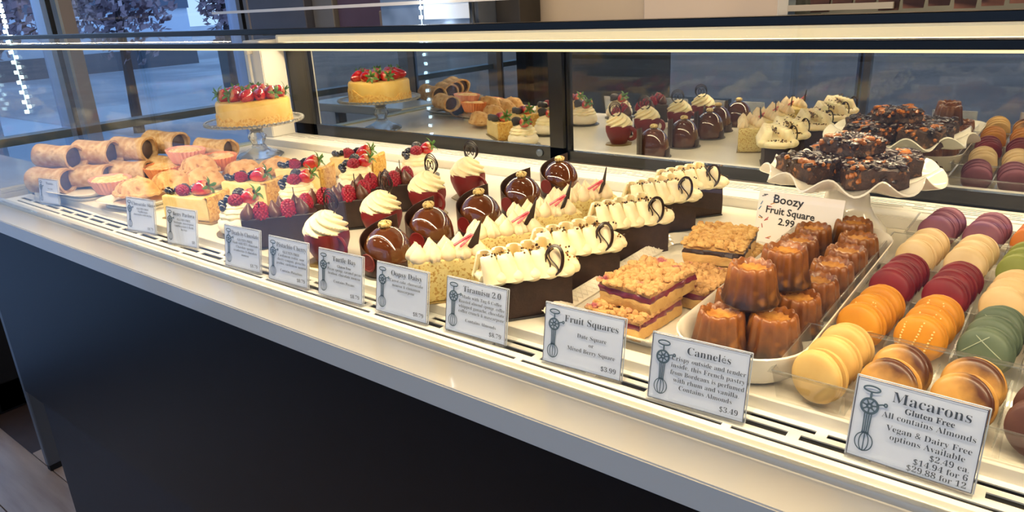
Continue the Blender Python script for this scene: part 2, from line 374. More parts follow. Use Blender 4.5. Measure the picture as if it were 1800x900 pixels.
obj('leg',MB().rbox(.19,.245,-.03,.03,0,.872,.003,1),MATS['grey_leg'],sd)
# ---------------------------------------------------------------- display case
CO=(-.55,.8,ZF); case=thing('display_case','long glass bakery display case with black body and white counter edge','display case',CO)
def cp(name,mb,m,parent=None,smooth=True,**k):
    p=parent or case; o=obj(name,mb,m,p,tuple(-c for c in CO) if p is case else (0,0,0),smooth=smooth,**k); return o
X0,X1=-1.74,.55
cp('body',MB().rbox(X0,X1,.434,1.21,-.445,-.05,.002,1),BODY)
cp('kick_panel',MB().rbox(-1.66,X1,.439,1.15,-.9,-.447,.002,1),KICK)
cp('countertop',MB().rbox(X0,X1,.427,.50,-.0475,-.02,.0014,2),WHITE)
prof=[(.476,-.0198),(.4765,-.0165),(.478,-.0140),(.4805,-.0125),(.4835,-.0118),(.487,-.0118),(.487,-.03),(.476,-.03)]
rd=MB(); n=len(prof); rd.v=[(x,p[0],p[1]) for x in (X0+.02,X1) for p in prof]; rd.f=[(i,(i+1)%n,n+(i+1)%n,n+i)[::-1] for i in range(n)]+[tuple(range(n)),tuple(range(n,2*n))[::-1]]
cp('front_ridge',rd,GREYM)
def vent(x0,x1,y0,y1,z,rows,depth=.010):
    m=MB(); wl=MB()
    def q(a,b,c,d): m.add([(a,c,z),(b,c,z),(b,d,z),(a,d,z)],[(0,1,2,3)])
    cur=y0
    for (ya,yb,pitch,gap,off) in rows:
        q(x0,x1,cur,ya); x=x0; k=x0+off
        while k<x1-.004:
            e=min(k+pitch-gap,x1-.004); q(x,k,ya,yb)
            wl.add([(k,ya,z-.0012),(e,ya,z-.0012),(e,yb,z-.0012),(k,yb,z-.0012),(k,ya,z-depth),(e,ya,z-depth),(e,yb,z-depth),(k,yb,z-depth)],[(0,1,5,4)[::-1],(1,2,6,5)[::-1],(2,3,7,6)[::-1],(3,0,4,7)[::-1]])
            m.add([(k,ya,z),(e,ya,z),(e,yb,z),(k,yb,z),(k,ya,z-.0012),(e,ya,z-.0012),(e,yb,z-.0012),(k,yb,z-.0012)],[(0,1,5,4)[::-1],(1,2,6,5)[::-1],(2,3,7,6)[::-1],(3,0,4,7)[::-1]])
            x=e; k+=pitch
        q(x,x1,ya,yb); cur=yb
    q(x0,x1,cur,y1)
    m.add([(x0,y0,z),(x1,y0,z),(x1,y0,z-depth),(x0,y0,z-depth),(x0,y1,z),(x1,y1,z),(x1,y1,z-depth),(x0,y1,z-depth)],[(0,3,2,1),(4,5,6,7)])
    return m,wl
V1=vent(-1.69,X1,.487,.533,-.012,[(.4935,.4978,.211,.0075,.0335),(.5065,.5140,.0616,.0095,.02),(.5205,.5262,.211,.0085,.10)])
cp('front_vent',V1[0],WHITEM,smooth=False); cp('vent_slot_shade',V1[1],DARK,smooth=False)  # slot walls and floor coloured dark to stand in for shade inside
cp('vent_slot_shade',MB().box(-1.69,X1,.488,.532,-.03,-.0221),DARK)
dk=cp('deck',MB().rbox(-1.68,X1,.533,1.06,-.022,0,.0012,1),mat('deck_white','#e6e0d2','#dfd8c8',rough=.3,scale=8))
cp('back_ledge',MB().rbox(-1.66,X1,1.06,1.10,-.02,.016,.0015,2),WHITEM)
V2=vent(-1.66,X1,1.10,1.155,.016,[(1.113,1.1165,.1135,.011,.02),(1.1215,1.125,.1135,.011,.045),(1.1305,1.134,.1135,.011,.02),(1.1385,1.142,.1135,.011,.045)])
cp('back_vent',V2[0],WHITEM,smooth=False); cp('vent_slot_shade',V2[1],DARK,smooth=False)  # same dark colouring in place of shade within the rear slots
cp('vent_slot_shade',MB().box(-1.66,X1,1.101,1.155,-.02,.0055),DARK)
cp('front_glass',MB().box(-1.70,X1,.4745,.4800,-.0125,.2965),GLASS,smooth=False)
eg=MB().box(-1.686,-1.680,.481,1.075,.001,.272); eg.v=[(x,y,z if z<.1 else .2966-(y-.489)*.0471) for x,y,z in eg.v]; cp('end_glass',eg,GLASS,smooth=False)
cp('end_trim',MB().rbox(-1.70,-1.666,.533,1.09,-.02,.0035,.001,1),mat('trim_grey_green','#a9b0a4',rough=.4))
tg=MB(); tg.add([(x,y,z+d) for x in(-1.70,X1) for (y,z) in((.489,.2970),(1.147,.2660)) for d in(0,.005)],[(0,1,3,2),(4,6,7,5),(0,4,5,1),(2,3,7,6),(1,5,7,3),(0,2,6,4)])
cp('top_glass',tg,pane_mat('top_glass',(.96,.975,.965,1),refl=.30),smooth=False)
cp('front_bar',MB().rbox(-2.6,X1,.4736,.4900,.2822,.2876,.0005,1).rbox(-2.6,X1,.4736,.4895,.2966,.3024,.0005,1),BLACK)
cp('front_glass',MB().box(-2.6,-1.701,.4745,.4800,.2877,.2965),GLASS,smooth=False)
cp('light_housing',MB().box(-1.70,X1,.4909,.5065,.2803,.2827),BLACK)
cp('light_diffuser',MB().box(-1.60,X1,.4805,.4865,.2800,.2824),mat('diffuser','#ffdca0',emit=1.6),smooth=False)
cp('rear_bar',MB().rbox(-1.70,X1,1.1475,1.170,.2600,.2700,.0006,1),BLACK)
ep=cp('end_post',MB().rbox(-1.70,-1.635,1.085,1.147,.003,.2535,.002,2),mat('post_white','#e8e4d8',rough=.4))
cp('post_cover',MB().rbox(-1.664,-1.618,1.078,1.147,.016,.2535,.002,2),WHITEM)
tb=MB().tube([(-1.655,1.068,.225),(-1.655,1.068,.065)],.0042,10); cp('end_light_tube',tb,mat('tube_white','#d8d6cf',rough=.3))
cp('tube_cap',MB().rbox(-1.661,-1.649,1.062,1.078,.222,.240,.002,1),WHITE); cp('tube_cap',MB().rbox(-1.661,-1.649,1.062,1.078,.052,.068,.002,1),WHITE)
cp('header_panel',MB().rbox(-1.617,X1,1.126,1.1465,.2290,.2640,.002,2),mat('header_cream','#e4dfcb',rough=.3))
cp('header_glow',MB().box(-1.60,X1,1.1215,1.1255,.2385,.2600),mat('header_glow_cream','#e0d3ae',rough=.3,emit=.45),smooth=False)  # added glow that makes the cream header look lit
# mirrored sliding doors
for nm,xa,xb,xl,xr_,yy,zb in (('sliding_door',-1.617,-.777,.087,.031,1.150,.044),('sliding_door',-.800,X1,.030,.03,1.162,.037)):
    f=MB(); y1=yy+.010
    if nm and xa<-1: f.box(xa,xa+xl,yy,y1,.017,.259); f.box(xb-xr_,xb,yy,y1,.017,.259)
    else: f.box(xa,xa+.025,yy,y1,.017,.259)
    f.box(xa,xb,yy,y1,.017,zb); f.box(xa,xb,yy,y1,.2490,.259)
    d=cp('sliding_door',f,BLACK,smooth=False)
    obj('mirror_glass',MB().box(xa+.02,xb-.02,yy+.006,yy+.009,zb-.006,.255),MIRROR,d,smooth=False)
    if xa<-1: obj('door_knob',MB().lathe([(0,0),(.0075,0),(.0075,.003),(.005,.0045),(0,.0045)],16,M=T(-.833,1.150,.031,rx=PI/2)),mat('knob_clear','#5b6470',rough=.15,metal=.4),d)
# ================================================================ berries (shared meshes)
BLUEB=mat('blueberry','#1b1d2a','#2c3144',rough=.18,scale=200,coat=.8)
BLACKB=mat('blackberry','#130d14','#221620',rough=.22,scale=200,coat=.6)
RASP=mat('raspberry','#a31231','#7c0b24',rough=.4,scale=200,sss=.2,sssr=.003)
STRAW=mat('strawberry','#c3141a','#9c0a14',rough=.12,scale=150,coat=1,grad=(0,.0165,.0085,'#e8c48a',.004),c3='#e2b04f',s3=900,t3=(.68,.7))
LEAFG=mat('strawberry_leaf','#5d8a3c','#3f6a2b',rough=.5,scale=150)
def m_blueberry():
    m=MB().lathe([(0,-1),(.4,-.92),(.75,-.66),(.96,-.25),(1,.05),(.93,.4),(.75,.68),(.5,.86),(.36,.93),(.34,1.02),(.27,1.0),(.2,.86),(0,.82)],14)
    m.v=[tuple(.0062*c for c in p) for p in m.v]; return m.mesh('blueberry',BLUEB)
def m_drup(name,m,L,r,cone,dr):
    b=MB(); rows=8
    for i in range(rows):
        t=(i+.5)/rows; z=-L/2+L*t; rr=r*(math.sin(PI*min(1,.18+t*.9))**.6 if not cone else (1-t**2.4)**.6*(.82+.3*t) if t<.97 else .2)
        k=max(3,int(2*PI*rr/(dr*1.75)))
        for j in range(k):
            a=2*PI*(j+.5*(i%2))/k; b.ball((rr*math.cos(a)*.92,rr*math.sin(a)*.92,z),dr,7,5)
    b.ball((0,0,L*.5-dr*.2),dr,7,5); b.ball((0,0,0),(r*.85,r*.85,L*.46),10,8)
    return b.mesh(name,m)
ME_BLUE=m_blueberry(); ME_RASP=m_drup('raspberry',RASP,.019,.0098,True,.0026); ME_BLACK=m_drup('blackberry',BLACKB,.019,.0082,False,.0029)
def m_straw():
    b=MB().lathe([(0,-.015),(.0035,-.0143),(.0066,-.0105),(.0092,-.005),(.0108,.001),(.0112,.006),(.0098,.0105),(.006,.013),(0,.0132)],18,fn=lambda r,z,a,i:(z,r*math.cos(a)*(1+.04*math.cos(5*a+z*300)),r*math.sin(a)*(1+.04*math.sin(4*a))))
    return b.mesh('strawberry',STRAW)
def m_calyx():
    b=MB()
    for k in range(6):
        a=2*PI*k/6; L=.011+.003*(k%2); P=[]
        for i in range(5):
            t=i/4; rr=.002+L*t; P.append((.0128+.004*math.sin(t*2.4)-(.004*t if k%2 else -.003*t),rr*math.cos(a),rr*math.sin(a),.0026*math.sin(PI*(.12+.88*t))))
        c,s=math.cos(a+PI/2),math.sin(a+PI/2); v=[]
        for (x,y,z,w_) in P: v+=[(x,y+c*w_,z+s*w_),(x,y-c*w_,z-s*w_),(x+.0006,y,z)]
        f=[]
        for i in range(4): f+=[(3*i,3*i+2,3*i+5,3*i+3),(3*i+2,3*i+1,3*i+4,3*i+5)]
        b.add(v,f)
    b.tube([(.013,0,0),(.018,.001,.001),(.0225,.003,.002)],.0011,6)
    return b.mesh('calyx',LEAFG)
ME_STRAW,ME_CALYX=m_straw(),m_calyx()
def blue(p,x,y,z,s=1): obj('blueberry',ME_BLUE,None,p,(x,y,z+.0055*s),(random.uniform(-.9,.9),random.uniform(-.6,.9),random.random()*6),sc=s)
def rasp(p,x,y,z,rot=(PI/2,0,0),s=1): obj('raspberry',ME_RASP,None,p,(x,y,z),rot,sc=s)
def blackb(p,x,y,z,rot=(PI/2,0,.5),s=1): obj('blackberry',ME_BLACK,None,p,(x,y,z),rot,sc=s)
def straw(p,x,y,z,rot=(0,0,0),s=1):
    o=obj('strawberry',ME_STRAW,None,p,(x,y,z),rot,sc=s); obj('calyx',ME_CALYX,None,o); return o
def wedge(L,w0,w1,bulge=.006):
    P=[(0,-w0/2)]; n=6
    for i in range(n+1):
        t=-1+2*i/n; P.append((L+bulge*(1-t*t),t*w1/2))
    P.append((0,w0/2)); return P
BOARDG=mat('gold_board','#8f7a4a','#a8905c',rough=.35,scale=60,metal=.6)
BOARDK=mat('dark_board','#2b2a2c',rough=.4)
# ---------------------------------------------------------------- vanilla cheesecake slices with berries
CHEESE=mat('cheesecake_cream','#eed79a','#e6c983',rough=.5,scale=60,bump=.12,bscale=500,sss=.15)
CRUST=mat('golden_crust','#d8a243','#ecc878',rough=.7,scale=160,bump=.6,bscale=500,c3='#b87a2a',s3=220,t3=(.55,.7))
def cheese_slice(label,loc,rz,sd):
    t=thing('cheesecake_slice',label,'cake slice',loc,rz,'vanilla cheesecake slices with mixed berries'); L=.103
    obj('cake_board',MB().slab(wedge(L+.012,.02,.078),0,.0015,1,.0003,2,step=.02,M=T(-.006)),BOARDG,t)
    obj('filling',MB().slab(wedge(L-.004,.016,.058,.004),.0015,.040,5,.003,5,fn=lambda p:p+Vector((nz(p,60,sd)*.0012,nz(p,50,sd+9)*.0012,nz(p,40,sd+5)*.0015*(p.z>.03)))),CHEESE,t)
    cr=MB(); n=14; A=[];
    for i in range(n+1):
        s_=-1+2*i/n; y=s_*.0305; x=L-.004+.004*(1-s_*s_)
        A.append((x,y))
    v=[];f=[];zs=[.0015,.010,.020,.030,.038,.0425,.0445,.043,.041]
    for i,(x,y) in enumerate(A):
        for k,z in enumerate(zs):
            d=[.002,.004,.004,.004,.005,.0045,.001,-.005,-.009][k]
            nn=noise.noise(Vector((x*90,y*140+sd,z*120)))
            v.append((x+d+nn*.0022,y,z+(.0022*nn if k>3 else 0)))
    m_=len(zs)
    for i in range(n):
        for k in range(m_-1): f.append((i*m_+k,i*m_+k+1,(i+1)*m_+k+1,(i+1)*m_+k)[::-1])
    cr.add(v,f); obj('crust',cr,CRUST,t)
    z=.0400
    blue(t,.008,.001,z); blue(t,.017,-.003,z,.9); blue(t,.020,.009,z,.95); blackb(t,.032,.010,z+.007,(PI/2,0,.4),.85)
    rasp(t,.043,-.006,z+.008,(PI/2,.2,1.2+.3*sd),.95); blue(t,.047,.013,z,1.05); blackb(t,.056,.012,z+.007,(PI/2,0,1.2),.9)
    straw(t,.074,-.002,z+.0105,(.3*sd,-.28,.1),1.15)
    return t
for i,(x,y,a,lb) in enumerate([(-1.190,.568,24,'berry topped cheesecake slice nearest the glass, beside the turnover plate'),(-1.186,.675,24,'berry topped cheesecake slice second from the front, behind the nearest one'),(-1.186,.787,26,'berry topped cheesecake slice third from the front, mostly hidden by its neighbours'),(-1.172,.905,24,'berry topped cheesecake slice furthest back, near the rear vents')]):
    cheese_slice(lb,(x,y,.0005),R(a),i)
# ---------------------------------------------------------------- pavlovas
MERI=mat('meringue','#f3ead6','#eadfc6',rough=.75,scale=60,bump=.1,bscale=200,sss=.1)
CREAM=mat('whipped_cream','#f7ecc8','#f1e2b4',rough=.45,scale=80,sss=.25)
def pavlova(label,loc,rz,sd):
    t=thing('pavlova',label,'pavlova',loc,rz,'berry pavlovas on round boards')
    obj('cake_board',MB().lathe([(0,0),(.040,0),(.040,.0015),(0,.0015)],32),mat('silver_board','#77756f',rough=.35,metal=.6),t)
    obj('meringue',MB().lathe([(0,.002),(.028,.002),(.034,.006),(.0365,.013),(.035,.021),(.029,.027),(.020,.029),(0,.029)],36,fn=lambda r,z,a,i:(r*math.cos(a)*(1+.03*math.sin(3*a+sd)),r*math.sin(a)*(1+.03*math.cos(4*a)),z+.0012*math.sin(5*a+sd)*(z>.01))),MERI,t)
    obj('cream',MB().lathe([(.030,.026),(.031,.030),(.028,.033),(.027,.034),(.028,.036),(.025,.040),(.022,.041),(.0225,.043),(.017,.047),(.008,.048),(0,.048)],48,fn=lambda r,z,a,i:(r*(1+.05*math.cos(10*a+i*.5))*math.cos(a),r*(1+.05*math.cos(10*a+i*.5))*math.sin(a),z)),CREAM,t)
    z=.042
    for (x,y,q) in ((-.021,-.013,.0),(-.010,-.021,-.003),(-.024,.001,.002),(-.013,-.008,.007)): blue(t,x,y,z+q-.003,1.08)
    blackb(t,-.008,.010,z+.014,(1.2,.2,.6),1.05); rasp(t,.006,-.010,z+.010,(1.3,.3,1.0),1.05); straw(t,.014,.008,z+.011,(.4,-.5,.35),1.1)
    return t
for i,(x,y,lb) in enumerate([(-.996,.585,'berry pavlova nearest the glass, left of the front dark chocolate slice'),(-1.028,.715,'berry pavlova second from the front, behind the front chocolate slice'),(-1.032,.848,'berry pavlova third from the front, left of the rear chocolate slice'),(-1.008,.985,'berry pavlova furthest back, by the rear ledge')]):
    pavlova(lb,(x,y,.0005),R(10),i)
# ---------------------------------------------------------------- dark chocolate slices
DCHO=mat('dark_glaze','#35231e','#2b1b17',rough=.42,scale=80,coat=.1)
MCHO=mat('milk_ganache','#5a3425','#4c2a1e',rough=.38,scale=80,coat=.15)
KCHO=mat('thin_dark_chocolate','#25120f',rough=.3)
def drop_prof(r,h): return [(0,0),(r*.85,0),(r*1.0,h*.14),(r*.98,h*.3),(r*.82,h*.48),(r*.55,h*.64),(r*.3,h*.8),(r*.12,h*.93),(0,h)]
def kiss(r,h,lean=.2,star=False):
    def fn(rr,z,a,i):
        k=(1+.13*math.cos(8*a+z*90)) if star else 1
        return (rr*k*math.cos(a)+lean*z*z/h*.5,rr*k*math.sin(a),z)
    return MB().lathe(drop_prof(r,h),32 if star else 18,fn=fn)
ME_KISS=kiss(.0105,.024,.35).mesh('ganache_drop',MCHO)
def choc_slice(label,loc,rz):
    t=thing('chocolate_cake_slice',label,'cake slice',loc,rz,'dark chocolate cake slices with raspberries'); L=.100
    obj('cake_board',MB().slab(wedge(L+.006,.024,.058),0,.0015,1,.0003,2,step=.02,M=T(-.006)),BOARDK,t)
    obj('cake',MB().slab(wedge(L,.022,.052),.0015,.045,4,.0015,4,fn=lambda p:p+Vector((0,nz(p,30,3)*.0008,0))),DCHO,t)
    z=.0445
    for i,x in enumerate((.010,.029,.047,.066,.085)):
        y=-.003-.011*i/4
        if i%2==0: obj('ganache_drop',ME_KISS,None,t,(x,y,z),(0,0,i))
        else: rasp(t,x,y,z+.010,(0,0,i),1.15)
    for x,y in ((.060,.011),(.080,.015)): obj('ganache_drop',ME_KISS,None,t,(x,y,z),(0,0,x*50))
    rasp(t,.093,.012,z+.010,(0,.1,1),1.1)
    obj('chocolate_stick',MB().tube([(.076,-.016,z),(.0755,-.017,z+.040)],.0007,5),KCHO,t); obj('chocolate_stick',MB().tube([(.026,-.013,z),(.027,-.015,z+.026)],.0007,5),KCHO,t)
    return t
for (x,y,lb) in [(-.9135,.5345,'dark chocolate cake slice nearest the glass, behind its name card'),(-.8985,.633,'dark chocolate cake slice in the middle of its row, behind the front one'),(-.9065,.735,'dark chocolate cake slice at the back of its row, before the rear pavlova')]:
    choc_slice(lb,(x,y,.0005),R(60))
# ---------------------------------------------------------------- red chocolate cups
REDC=mat('red_chocolate','#74181b','#64120f',rough=.45,scale=30,spec=.4)
def cup(label,loc,rz):
    t=thing('chocolate_cup',label,'dessert cup',loc,rz,'red chocolate cups with piped cream')
    obj('cake_board',MB().prism(circ(.031,8),0,.0015),BOARDG,t)
    obj('cup_shell',MB().lathe([(0,.0015),(.016,.0015),(.0185,.004),(.0255,.018),(.0295,.030),(.0300,.036),(.0290,.043),(.0280,.0435),(.0268,.042),(.0,.040)],48,fn=lambda r,z,a,i:(r*(1+.012*math.cos(8*a))*math.cos(a),r*(1+.012*math.cos(8*a))*math.sin(a),z)),REDC,t)
    pts=[(.0285+.0125*math.sin(s),0,.0245+.0125*math.cos(s)) for s in [PI*(i/14)*1.12-.1 for i in range(15)]]
    pts=[(.026,0,.0375)]+pts+[(.0235,0,.014)]
    obj('handle',MB().tube(pts,.0026,8,flat=1.9),REDC,t)
    def fn(r,z,a,i):
        k=1+.13*math.cos(7*a+620*z); return (r*k*math.cos(a),r*k*math.sin(a),z+.0006*math.sin(7*a+620*z))
    pr=[(.0262,.0405),(.0272,.044),(.0268,.048),(.0250,.052),(.0222,.056),(.0188,.060),(.0148,.064),(.0100,.0672),(.005,.0695),(0,.0705)]; pr=[((1-q)*A[0]+q*B[0],(1-q)*A[1]+q*B[1]) for A,B in zip(pr[:-1],pr[1:]) for q in (0,.34,.67)]+[pr[-1]]
    obj('cream_swirl',MB().lathe(pr,84,fn=fn),CREAM,t)
    rg=MB()
    for k in range(3):
        r_=.0135+.001*k; c=(-.002,.012+.0012*k,.076+.002*k)
        rg.tube([(c[0]+r_*math.cos(s),c[1]+.001*math.sin(3*s+k),c[2]+r_*math.sin(s)) for s in [2*PI*i/26 for i in range(26)]],.0009,5,True)
    rg.tube([(-.002+.007*math.cos(s),.0125,.078+.007*math.sin(s*2)) for s in [2*PI*i/20 for i in range(20)]],.0008,5,True)
    obj('chocolate_loops',rg,KCHO,t)
    return t
c0=cup('red chocolate cup with cream nearest the glass, left of the front dome',(-.764,.566,.0005),R(-5))
KM=kmap()
for (x,y,a,lb) in [(-.777,.676,-12,'red chocolate cup with cream second from the front'),(-.802,.797,-8,'red chocolate cup with cream third from the front, before the middle pavlova'),(-.813,.909,-2,'red chocolate cup with cream furthest back, alone by the rear ledge')]: dup(c0,(x,y,.0005),R(a),lb,KM)
# ---------------------------------------------------------------- glazed domes
GLAZE=mat('mirror_glaze','#5a2f16','#4e2610',rough=.07,scale=20,coat=1)
COLL=mat('chocolate_collar','#2d1a15','#38221b',rough=.35,scale=60)
GOLD=mat('gold_pecan','#cfae62','#e6d29a',rough=.4,scale=400,metal=.35,c3='#4a3018',s3=500,t3=(.58,.62))
def dome(label,loc,rz):
    t=thing('glazed_dome',label,'mousse dome',loc,rz,'chocolate mousse domes with pecans')
    obj('cake_board',MB().lathe([(0,0),(.037,0),(.037,.0014),(0,.0014)],32),MATS['silver_board'],t)
    obj('mousse_dome',MB().lathe([(.0295,.0014),(.0315,.006),(.0318,.020),(.031,.028),(.0288,.037),(.0248,.045),(.0192,.0515),(.0125,.056),(.006,.058),(0,.0585)],48),GLAZE,t)
    v=[];f=[];n=40
    for i in range(n+1):
        u=i/n; a=R(22)-u*R(274); r=.0335+.0008*u
        if u<.25: h=.0165+.003*(u/.25)
        elif u<.5: h=.0195+.018*((u-.25)/.25)
        else: h=.0375+.0275*((u-.5)/.5)**.9
        if u>.985: r+=.003
        for rr in (r,r-.0012): v+=[(rr*math.cos(a),rr*math.sin(a),.0014),(rr*math.cos(a),rr*math.sin(a),h*.5),(rr*math.cos(a),rr*math.sin(a),h)]
    for i in range(n):
        A=i*6;B=A+6
        f+=[(A,A+1,B+1,B),(A+1,A+2,B+2,B+1),(A+3,B+3,B+4,A+4),(A+4,B+4,B+5,A+5),(A+2,A+5,B+5,B+2)]
    f+=[(0,3,4,1),(1,4,5,2),(n*6,n*6+1,n*6+4,n*6+3),(n*6+1,n*6+2,n*6+5,n*6+4)]
    obj('chocolate_collar',MB().add(v,f),COLL,t)
    a=R(-92)
    obj('medallion',MB().lathe([(0,0),(.0115,0),(.0120,.0008),(.0115,.0018),(.010,.0018),(.0095,.0013),(0,.0013)],28,M=Matrix.Translation((.0345*math.cos(a),.0345*math.sin(a),.021))@Matrix.Rotation(a,4,'Z')@Matrix.Rotation(PI/2,4,'Y')),REDC,t)
    def pf(p):
        k=1-.14*abs(math.sin(p[1]*7))-.1*math.exp(-(p[0]*6)**2)
        return k
    obj('pecan',MB().ball((0,0,.0620),(.0080,.0108,.0056),24,14,fn=pf),GOLD,t)
    return t
d0=dome('glossy chocolate dome with gold pecan nearest the glass, left of the front speckled slice',(-.665,.582,.0005),R(4)); KM=kmap()
for (x,y,a,lb) in [(-.679,.675,14,'glossy chocolate dome second from the front, before the cream cups'),(-.663,.762,0,'glossy chocolate dome in the middle of the row of five'),(-.672,.876,-4,'glossy chocolate dome fourth from the front'),(-.682,.997,-6,'glossy chocolate dome furthest back, against the rear ledge')]: dup(d0,(x,y,.0005),R(a),lb,KM)
# ---------------------------------------------------------------- speckled carrot slices
CARR=mat('carrot_cheesecake','#e2d193','#d8c27c',rough=.55,scale=40,c3='#b8924c',s3=330,t3=(.555,.60),bump=.12,bscale=400,sss=.1)
PIPE=mat('piped_mousse','#efdcbb','#e6cfa8',rough=.6,scale=90,sss=.2)
PINK=mat('pink_sugar','#c9344a','#e58a92',rough=.5,scale=200)
ME_DROP=kiss(.0100,.0215,.25).mesh('piped_drop',PIPE); ME_STAR=kiss(.0104,.0205,.2,True).mesh('piped_star',PIPE)
def carrot(label,loc,rz,sd):
    t=thing('carrot_cheesecake_slice',label,'cake slice',loc,rz,'speckled carrot cheesecake slices'); L=.090
    obj('cake_board',MB().slab(wedge(L+.004,.028,.060),0,.0015,1,.0003,2,step=.02,M=T(-.005)),BOARDG,t)
    obj('cake',MB().slab(wedge(L,.026,.056,.004),.0015,.050,6,.003,5,fn=lambda p:p+Vector((nz(p,80,sd),nz(p,80,sd+4),0))*.0011),CARR,t)
    z=.0485
    for i,x in enumerate((.008,.0245,.041,.0575,.075)):
        k=-.006-.011*i/4
        obj('piped_star' if i%2 else 'piped_drop',ME_STAR if i%2 else ME_DROP,None,t,(x,k,z),(0,0,i*2+sd),sc=(.98+.04*((i+sd)%2)))
    for i,x in enumerate((.006,.026,.044,.060,.077)):
        obj('piped_star' if i%2==0 else 'piped_drop',ME_STAR if i%2==0 else ME_DROP,None,t,(x+.002,.008+.010*i/4,z),(0,0,i*2+sd))
    b=MB().tube([(.047,-.016,z+.016),(.058,-.021,z+.023),(.066,-.024,z+.028)],.0017,6).tube([(.052,-.022,z+.015),(.060,-.023,z+.021),(.069,-.019,z+.026)],.0015,6)
    obj('pink_sugar_pieces',b,PINK,t)
    tri=MB().prism([(-.0085,0),(.0055,.004),(.008,.036)],-.0008,.0008)
    obj('chocolate_shard',tri,KCHO,t,(.068,-.019,z+.008),(PI/2,.12,R(-10+13*sd)))
    return t
for i,(x,y,lb) in enumerate([(-.5634,.5243,'speckled carrot cheesecake slice nearest the glass, before the front chocolate dome'),(-.5604,.626,'speckled carrot cheesecake slice second from the front'),(-.5644,.712,'speckled carrot cheesecake slice third from the front'),(-.5624,.803,'speckled carrot cheesecake slice furthest back in its row')]):
    carrot(lb,(x,y,.0005),R(61),i)
# ---------------------------------------------------------------- tiramisu slices
TIRA=mat('dark_sponge','#2c1a13','#39241a',rough=.6,scale=120,bump=.4,bscale=300)
CR2=mat('mascarpone','#f4e8c4','#eddcae',rough=.4,scale=60,sss=.25)
PEARL=mat('crunch_pearls','#24120e','#8a6232',rough=.3,scale=240,ramp=(.5,.52))
def tira(label,loc,rz,sd):
    t=thing('tiramisu_slice',label,'cake slice',loc,rz,'tiramisu slices with piped mascarpone'); L=.092
    obj('cake_board',MB().slab(wedge(L+.004,.027,.054),0,.0015,1,.0003,2,step=.02,M=T(-.005)),BOARDK,t)
    obj('sponge',MB().slab(wedge(L,.024,.048,.004),.0015,.044,5,.001,4,fn=lambda p:p+Vector((nz(p,150,sd),nz(p,150,sd+4),0))*.0008),TIRA,t)
    z=.0435; c=MB(); rnd=random.Random(sd)
    c.slab([(-.006,-.010),(.026,-.020),(.06,-.026),(.086,-.031),(.101,-.026),(.108,-.010),(.108,.010),(.100,.025),(.085,.030),(.055,.026),(.027,.020),(-.006,.010)],z,z+.011,2,.0048,4,fn=lambda p:p+Vector((nz(p,90,sd),nz(p,90,sd+2),nz(p,60,sd+7)*.8))*.0022)
    for i in range(5):
        for sgn in (-1,1): c.ball((.012+.0178*i,sgn*(.0150+.0028*i),z+.0065),(.0112,.0105,.0078),14,8)
    obj('cream_bed',c,CR2,t)
    # curled scoops: thick U shells leaning towards the tip
    for i in range(5):
        x=.006+.0178*i; w_=.0085+.0016*i
        for sgn in (-1,1):
            v=[];f=[];n=12;m=6
            for a in range(n+1):
                th=-PI*.62+PI*1.24*a/n
                for k in range(m):
                    q=k/(m-1); zz=.027*q; rr=.0122*(1-.36*q**1.3)+.0012*math.exp(-(q/.18)**2); th_=.0035*(1-.4*q)
                    v.append((rr*math.cos(th)*.98+.004-.006*q,sgn*0+rr*math.sin(th)*1.05,zz))
                for k in range(m-1,-1,-1):
                    q=k/(m-1); zz=.027*q+ (.0006 if k==m-1 else 0); rr=.0122*(1-.36*q**1.3)-.0034
                    v.append((rr*math.cos(th)*.98+.004-.006*q,rr*math.sin(th)*1.05,zz))
            M2=2*m
            for a in range(n):
                for k in range(M2-1): f.append((a*M2+k,(a+1)*M2+k,(a+1)*M2+k+1,a*M2+k+1))
            f.append(tuple(range(M2))); f.append(tuple(range(n*M2,(n+1)*M2))[::-1])
            obj('cream_scoop',MB().add(v,f),CR2,t,(x,sgn*(.0095+.0028*i)*.95,z+.003),(0,-.10,sgn*1.15+.15+rnd.uniform(-.1,.1)),ang=70)
    p=MB()
    for k in range(46):
        x=.002+.092*rnd.random(); y=rnd.uniform(-.006,.006)+(rnd.uniform(-.012,.016) if x>.08 else 0); s=rnd.choice((.0010,.0014,.0018))
        p.ball((x,y,z+(.0225 if x<.084 else .0125)+rnd.random()*.006*(x<.084)),s,6,4)
    for k in range(16):
        i=rnd.randrange(5); p.ball((.008+.0178*i+rnd.uniform(-.006,.008),-(.012+.0028*i)+rnd.uniform(-.008,.004),z+.033),.0012,6,4)
    for k in range(14): p.ball((.092+rnd.uniform(-.008,.012),rnd.uniform(-.018,.010),z+.0125),.0012,6,4)
    o=obj('crunch_pearls',p,PEARL,t); o['kind']='stuff'
    rg=MB()
    for k in range(3):
        ra,rb=.0085+.0007*k,.0155+.0006*k
        rg.tube([(ra*math.cos(s),.0011*k,rb*math.sin(s)) for s in [2*PI*i/26 for i in range(26)]],.0010,5,True)
    rg.tube([(-.006+.003*math.sin(6*q),.001,-.012+.024*q) for q in [i/14 for i in range(15)]],.0008,5); rg.tube([(.006*math.sin(5*q+1),.001,-.013+.026*q) for q in [i/14 for i in range(15)]],.0008,5)
    obj('chocolate_ring',rg,KCHO,t,(.068,-.030,z+.020),(-.15,.12,R(-35)))
    return t
for i,(x,y,lb) in enumerate([(-.463,.530,'tiramisu slice nearest the glass, behind its white name card'),(-.458,.622,'tiramisu slice second from the front, left of the fruit squares'),(-.457,.745,'tiramisu slice in the middle of the row of five'),(-.470,.857,'tiramisu slice fourth from the front'),(-.466,.942,'tiramisu slice furthest back, near the rear vents')]):
    tira(lb,(x,y,.0005),R(60),i)
